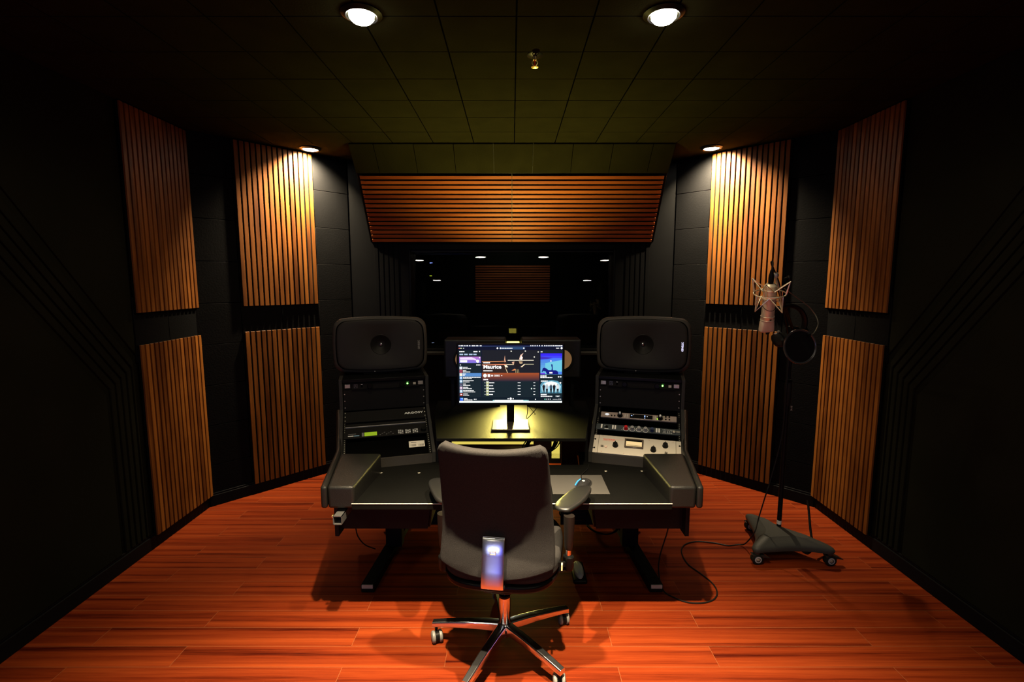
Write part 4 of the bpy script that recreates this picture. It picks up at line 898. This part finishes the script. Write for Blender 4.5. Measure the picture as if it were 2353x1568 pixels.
# ============================================================ MICROPHONE STAND
PX, PY = 1.703, 3.0
st = thing('microphone_stand', 'tall black boom microphone stand on a wheeled base right of the desk', 'microphone stand', (PX, PY, 0))
FL, FRr, BK = V((1.475, 2.815, 0)), V((1.905, 2.80, 0)), V((1.625, 3.22, 0))
def lobe(c_, r0, n=9, a0=0.): return [c_+V((r0*math.cos(a0+math.pi*k/(n-1)), r0*math.sin(a0+math.pi*k/(n-1)), 0)) for k in range(n)]
cen = (FL+FRr+BK)/3
def tri_ring(z, f, r0):
    P3 = [FL, FRr, BK]; out = []
    for i in range(3):
        a, c_ = P3[i], cen; d = (a-c_); L = d.length; d.normalize(); e = V((-d.y, d.x, 0))
        tip = c_+d*(L*f)
        out += [tip-e*r0-d*.02, tip-e*r0*.8+d*r0*.5, tip+d*r0*.9, tip+e*r0*.8+d*r0*.5, tip+e*r0-d*.02]
        nx = P3[(i+1) % 3]; mid = (a+nx)/2; mid = c_+(mid-c_)*(.86*f+.06); out.append(mid*.5+(tip+e*r0)*.5+V((0, 0, 0))); out.append(mid)
        nt = c_+(nx-c_)*f; out.append(mid*.5+nt*.5)
    return [V((p.x, p.y, z)) for p in out]
b = MB(); rows = [tri_ring(.080, 1.0, .030), tri_ring(.098, 1.02, .034), tri_ring(.116, .97, .030), tri_ring(.134, .68, .030), tri_ring(.146, .52, .028)]
b.grid(rows, True); b.quad(rows[0]); b.quad(rows[-1]); build(b, 'base_casting', mat('base_plastic', (.030, .030, .028), .5, spec=.2, bump=.3, bscale=300), st, smooth=60, sub=1)
for wpos in (FL, FRr, BK):
    b = MB(); c_ = wpos; b.cyl(c_+V((0, 0, .066)), c_+V((0, 0, .088)), .020)
    b.prism([c_+V((-.032, -.016, .066)), c_+V((.040, -.016, .062)), c_+V((.075, -.016, .045)), c_+V((.078, -.016, .040)), c_+V((.040, -.016, .046)), c_+V((.018, -.016, .020)), c_+V((-.012, -.016, .024))], (0, .032, 0))
    cs = build(b, 'locking_caster', mat('caster_gloss', (.012, .012, .012), .2), st, bevel=.003)
    w0 = c_+V((.004, 0, .0335))
    b = MB().lathe(w0-V((0, .020, 0)), (0, 1, 0), [(0, -.001), (.006, -.001), (.007, .002), (.011, .003)], 24, 2).lathe(w0-V((0, .020, 0)), (0, 1, 0), [(.013, .0005), (.020, .001), (.021, .006)], 28, 1).lathe(w0-V((0, .0195, 0)), (0, 1, 0), [(0, .003), (.021, .003), (.023, .0), (.032, .003), (.0328, .036), (.024, .039), (0, .039)], 28, 0)
    build(b, 'wheel', [RUBBER, mat('hub_grey', (.25, .23, .25), .4), STEEL], cs)
b = MB().cyl((PX, PY, .120), (PX, PY, .98), .0135, seg=20); build(b, 'lower_pole', BLKM, st)
b = MB().cyl((PX, PY, .160), (PX, PY, .185), .0140, seg=20); build(b, 'pole_sticker', STICK, st)
b = MB().lathe((PX, PY, .93), (0, 0, 1), [(.0135, 0), (.020, .02), (.0205, .13), (.018, .16), (.014, .17)], 20); build(b, 'hand_grip', mat('grip', (.006, .006, .006), .6, spec=.1), st)
b = MB().cyl((PX, PY, 1.08), (PX+.004, PY, 1.42), .0095, seg=16); build(b, 'upper_pole', BLKM, st)
fp = Fr((PX, PY-.0209, .93), (1, 0, 0), (0, 0, 1), (0, -1, 0))
text('IV·VI', .017, fp, .010, .005, 0, 'lettering', mat('print_dim', (.35, .30, .29), .5), st, rot=math.pi/2*3, sx=.9)
b = MB().lathe((PX-.02, PY-.02, 1.09), (1, .3, 0), [(0, 0), (.010, 0), (.010, .03), (0, .03)], 14); build(b, 'height_knob', BLK, st)
# boom: from a clutch at the pole top to the microphone
CLt = V((PX+.004, PY, 1.40)); MTOP = at(1784, 655, D=2.33)
bd = (MTOP-CLt).normalized(); tail = CLt-bd*.22
b = MB().tube([tail, CLt, MTOP+V((0.02, .02, -.01))], .0085, 12); build(b, 'boom_arm', BLKM, st)
b = MB().lathe(CLt-V((.03, 0, 0)), (1, 0, 0), [(0, 0), (.024, 0), (.028, .01), (.028, .05), (.022, .06), (0, .06)], 24).lathe(CLt+V((.03, -.0, 0)), (1, 0, 0), [(0, 0), (.008, 0), (.008, .03), (.016, .035), (.016, .055), (0, .055)], 16); build(b, 'boom_clutch', BLK, st)
b = MB().lathe(tail, bd, [(0, -.10), (.022, -.10), (.026, -.08), (.026, .02), (.018, .04), (0, .04)], 20); build(b, 'counterweight', BLK, st)
b = MB().tube([at(1856, 1150, D=3.02), at(1859, 1180, D=2.98), at(1862, 1215, D=2.93), at(1866, 1245, D=2.88), at(1865, 1262, D=2.84), at(1856, 1271, D=2.82), at(1846, 1266, D=2.82), at(1838, 1256, D=2.83)], .011, 10, smooth=5, flat=.6)
tag(build(b, 'coiled_cable', RUBBER), 'thick black cable end hooked over the right lobe of the wheeled base', 'cable')

# ---------------- microphone, hung upside down in a wire shock mount
DM = 2.26; mt_, mb_ = at(1771, 652, D=2.225), at(1760.5, 762, D=2.285); ax = (mb_-mt_).normalized(); ML = (mb_-mt_).length
fu = V((1, 0, 0)); fu = (fu-ax*fu.dot(ax)).normalized(); fn = ax.cross(fu); fn = fn if fn.y < 0 else -fn
mic = thing('condenser_microphone', 'nickel studio microphone hanging upside down in a wire cradle', 'microphone', mt_)
R0 = .0265
b = MB().lathe(mt_, ax, [(0, 0), (.016, 0), (.020, .003), (R0*.98, .010), (R0*.98, .022), (R0*.94, .024), (R0*.97, .027), (R0, .032), (R0*1.03, ML*.66)], 40, up=fu)
build(b, 'body', MICM, mic)
b = MB().lathe(mt_, ax, [(R0*1.03, ML*.66), (R0*1.12, ML*.665), (R0*1.12, ML*.675), (R0*1.09, ML*.68), (R0*1.09, ML*.735), (R0*1.13, ML*.74), (R0*1.13, ML*.75), (R0, ML*.755)], 40, up=fu); build(b, 'collar_ring', MICM, mic)
# head grille: wedge with flat sides
rows = []
for t_, wx_, wy_, ex in ((.755, 1.08, .90, 2.2), (.80, 1.13, .88, 2.8), (.88, 1.17, .82, 3.2), (.955, 1.20, .74, 3.6), (.985, 1.17, .68, 3.8), (.998, 1.02, .55, 3.6)):
    r = []
    for k in range(36):
        a = 2*math.pi*k/36; ca, sa = math.cos(a), math.sin(a); q = (abs(ca)**ex+abs(sa)**ex)**(-1/ex); r.append(mt_+ax*(ML*t_)+fu*(R0*wx_*q*ca)+fn*(R0*wy_*q*sa))
    rows.append(r)
b = MB(); b.grid(rows, True); b.quad(rows[-1]); build(b, 'head_grille', MESH, mic, smooth=50)
b = MB().box(-.004, .004, -.0025, .0025, -.002, .0008, Fr(mt_+ax*(ML*.71)+fn*(R0*1.09), fu, ax, fn)); build(b, 'pattern_switch', BLK, mic)
b = MB()
b.tube([mt_+ax*(ML*.44+.020*abs(math.sin(a*1.0)))+fu*(R0*1.03*math.cos(a))+fn*(R0*1.03*math.sin(a)) for a in [2*math.pi*k/24 for k in range(24)]], .0013, 6, closed=True); build(b, 'elastic_shadow_band', RUBBER, mic)
# shock mount
sm = thing('shock_mount', 'pale wire spider shock mount gripping the nickel microphone', 'shock mount', mt_)
cm = mt_+ax*(ML*.20); Rm = .066; b = MB()
def mp(a, r, h): return cm+fu*(r*math.cos(a))+fn*(r*math.sin(a))+ax*h
b.tube([mp(2*math.pi*k/40, Rm, .0) for k in range(40)], .0030, 8, closed=True); build(b, 'outer_ring', GOLDW, sm)
b = MB(); b.tube([mp(2*math.pi*k/40, R0+.006, .018) for k in range(40)], .002, 8, closed=True); b.tube([mp(2*math.pi*k/40, R0+.006, -.018) for k in range(40)], .002, 8, closed=True); each(b, 'inner_ring', GOLDW, sm)
for k in range(4):
    a = math.radians(40+90*k); da = math.radians(45)
    b = MB(); b.tube([mp(a-da, R0+.007, -.014), mp(a, Rm+.012, -.062), mp(a+da, R0+.007, -.014)], .0026, 6)
    b.tube([mp(a+.12, Rm, 0), mp(a, Rm+.012, -.062), mp(a-.12, Rm, 0)], .0023, 6); build(b, 'upper_prong', GOLDW, sm)
    a2 = a+math.radians(30)
    b = MB(); b.tube([mp(a2-da, R0+.007, .014), mp(a2, Rm+.010, .070), mp(a2+da, R0+.007, .014)], .0026, 6)
    b.tube([mp(a2+.12, Rm, 0), mp(a2, Rm+.010, .070), mp(a2-.12, Rm, 0)], .0023, 6); build(b, 'lower_prong', GOLDW, sm)
b = MB().lathe(mp(-.6, Rm*.55, -.075)-ax*.0, ax, [(0, -.014), (.009, -.011), (.0125, 0), (.009, .011), (0, .014)], 20).tube([mp(-.6, Rm*.55, -.07), mp(-.5, Rm, 0)], .004, 8); build(b, 'swivel_knob', STEEL, sm)
# connector and cable
cb = thing('microphone_cable', 'black cable rising from the microphone connector and looping back over the boom', 'cable', mt_)
b = MB().lathe(mt_, -ax, [(0, .002), (.011, .002), (.0115, .035), (.009, .045), (.006, .062), (0, .062)], 18); build(b, 'connector', BLK, cb)
top = mt_-ax*.06
b = MB().tube([top, top-ax*.035+V((.006, .01, 0)), top-ax*.03+V((.016, .04, .0)), at(1790, 650, D=2.42), at(1796, 690, D=2.58), at(1806, 740, D=2.85), at(1814, 800, D=2.97), at(1806, 900, D=2.975), at(1797, 1000, D=2.975), at(1770, 1105, D=2.96), at(1762, 1130, D=2.95), at(1746, 1182, D=2.95), at(1741, 1200, D=2.94), at(1733, 1225, D=2.88), at(1712, 1250, z=.03), at(1695, 1252, z=.006), at(1672, 1254, z=.005), at(1640, 1248, z=.005), at(1600, 1245, z=.005), at(1574, 1252, z=.005), at(1566, 1268, z=.005), at(1580, 1296, z=.005), at(1612, 1320, z=.005), at(1638, 1342, z=.005), at(1648, 1362, z=.005), at(1640, 1378, z=.005), at(1615, 1386, z=.005), at(1582, 1385, z=.005), at(1552, 1375, z=.005), at(1525, 1358, z=.005), at(1514, 1320, z=.02), at(1516, 1280, z=.15), at(1534, 1220, D=2.55), at(1543, 1168, D=2.49)], .0038, 8, smooth=7)
build(b, 'cord', mat('cord_black', (.006, .006, .0055), .45, spec=.15), cb)
# pop filter
pf_ = at(1838, 797, D=2.27); pn = V((.10, -.97, .12)).normalized(); pu = V((0, 0, 1)); pu = (pu-pn*pu.dot(pn)).normalized(); pw = pn.cross(pu)
pop = thing('pop_filter', 'round black pop filter on a thin gooseneck beside the microphone', 'pop filter', pf_)
RP = .079
b = MB().lathe(pf_, pn, [(RP-.006, -.005), (RP, -.006), (RP+.003, 0), (RP, .006), (RP-.006, .005), (RP-.008, 0), (RP-.006, -.005)], 56, up=pu); build(b, 'hoop', mat('hoop_gloss', (.03, .03, .03), .2), pop, smooth=60)
b = MB().lathe(pf_, pn, [(0, .0015), (RP-.006, .0015), (RP-.006, -.0015), (0, -.0015)], 48, up=pu); build(b, 'fabric_screen', mat('pop_fabric', (.006, .006, .006), .9, spec=.02, bump=.5, bscale=900), pop)
b = MB().tube([at(1860, 769, D=2.27), at(1868, 768, D=2.29), at(1876, 757, D=2.33), at(1880, 742, D=2.36), at(1874, 725, D=2.38), at(1860, 706, D=2.38), at(1840, 690, D=2.37), at(1820, 676, D=2.36), at(1802, 663, D=2.35)], .0024, 8, smooth=6); build(b, 'gooseneck', mat('gooseneck_grey', (.14, .13, .10), .35, metal=.6), pop)
b = MB().lathe(at(1808, 641, D=2.34), (1, .2, .35), [(0, -.012), (.008, -.012), (.008, .004), (.012, .008), (.012, .016), (0, .018)], 14).lathe(at(1858, 770, D=2.27), pn, [(0, -.01), (.006, -.01), (.006, .01), (0, .01)], 12); each(b, 'clamp_knob', BLK, pop)
# headphones hung on the clutch
hp = thing('headphones', 'black closed headphones hanging on the microphone stand behind the pop filter', 'headphones', CLt)
hc = at(1806, 748, D=2.60)
b = MB().tube([hc+V((.098*math.cos(a), -.02*math.sin(a), .105*math.sin(a))) for a in [math.radians(-25+k*23) for k in range(11)]], .008, 8, smooth=3, flat=1.8); build(b, 'headband', BLK, hp)
for s, xx in ((-1, -.045), (1, .085)):
    c_ = hc+V((xx, -.02, -.075)); d = V((s*.95, -.25, -.25 if s < 0 else -.1)).normalized()
    b = MB().lathe(c_, d, [(0, -.012), (.036, -.012), (.042, 0), (.038, .014), (.022, .022), (0, .023)], 28, sx=.85); e_ = build(b, 'ear_cup', mat('cup_black', (.006, .006, .006), .35, spec=.3), hp)
    b = MB().lathe(c_-d*.012, -d, [(.018, 0), (.040, 0), (.042, .010), (.036, .017), (.020, .012)], 28, sx=.85); build(b, 'ear_cushion', RUBBER, e_)
    b = MB().lathe(c_+V((0, 0, .045)), d, [(0, .0), (.006, 0), (.006, .008), (0, .009)], 12); build(b, 'yoke_screw', STEEL, e_)

# ============================================================ BEHIND THE VIEWER
t = thing('added_blue_glow', 'wide blue glowing panel added behind the viewer for the chrome reflection', 'added glow', (-1.5, YB+.05, .3))  # added unseen emitter, gives the chair bracket its blue reflection
build(MB().box(-2.25, -.75, YB, YB+.05, .10, 1.20), 'bezel', BLK, t, bevel=.004)
b = MB()
for i in range(5):
    for j in range(3): b.quad([(-2.22+i*.288, YB+.0515, .13+j*.347), (-2.22+(i+1)*.288, YB+.0515, .13+j*.347), (-2.22+(i+1)*.288, YB+.0515, .13+(j+1)*.347), (-2.22+i*.288, YB+.0515, .13+(j+1)*.347)], 0 if i > 3 or j == 0 else (1 if (i, j) in ((0, 1), (0, 2), (1, 2)) else 2))
build(b, 'picture', [emis('blue_glow_a', (.04, .04, .6), 1.), emis('blue_glow_b', (.6, .65, 1), 18.), emis('blue_glow_c', (.12, .12, 1), 7.)], t, smooth=0)

# ============================================================ CAMERA, WORLD
cam = bpy.data.cameras.new('camera'); cam.sensor_width = 36; cam.lens = F/2353*36; cam.clip_start = .05
co = bpy.data.objects.new('camera', cam); col.objects.link(co); co.location = (0, 0, CH); co.rotation_euler = (math.pi/2-PIT, 0, 0)
sc = bpy.context.scene; sc.camera = co
w = bpy.data.worlds.new('world'); w.use_nodes = True; w.node_tree.nodes['Background'].inputs[0].default_value = (.01, .01, .012, 1); w.node_tree.nodes['Background'].inputs[1].default_value = .05; sc.world = w
sc.view_settings.view_transform = 'Standard'; sc.view_settings.look = 'None'; sc.view_settings.gamma = 1; sc.view_settings.exposure = 0
sc.view_settings.use_curve_mapping = False
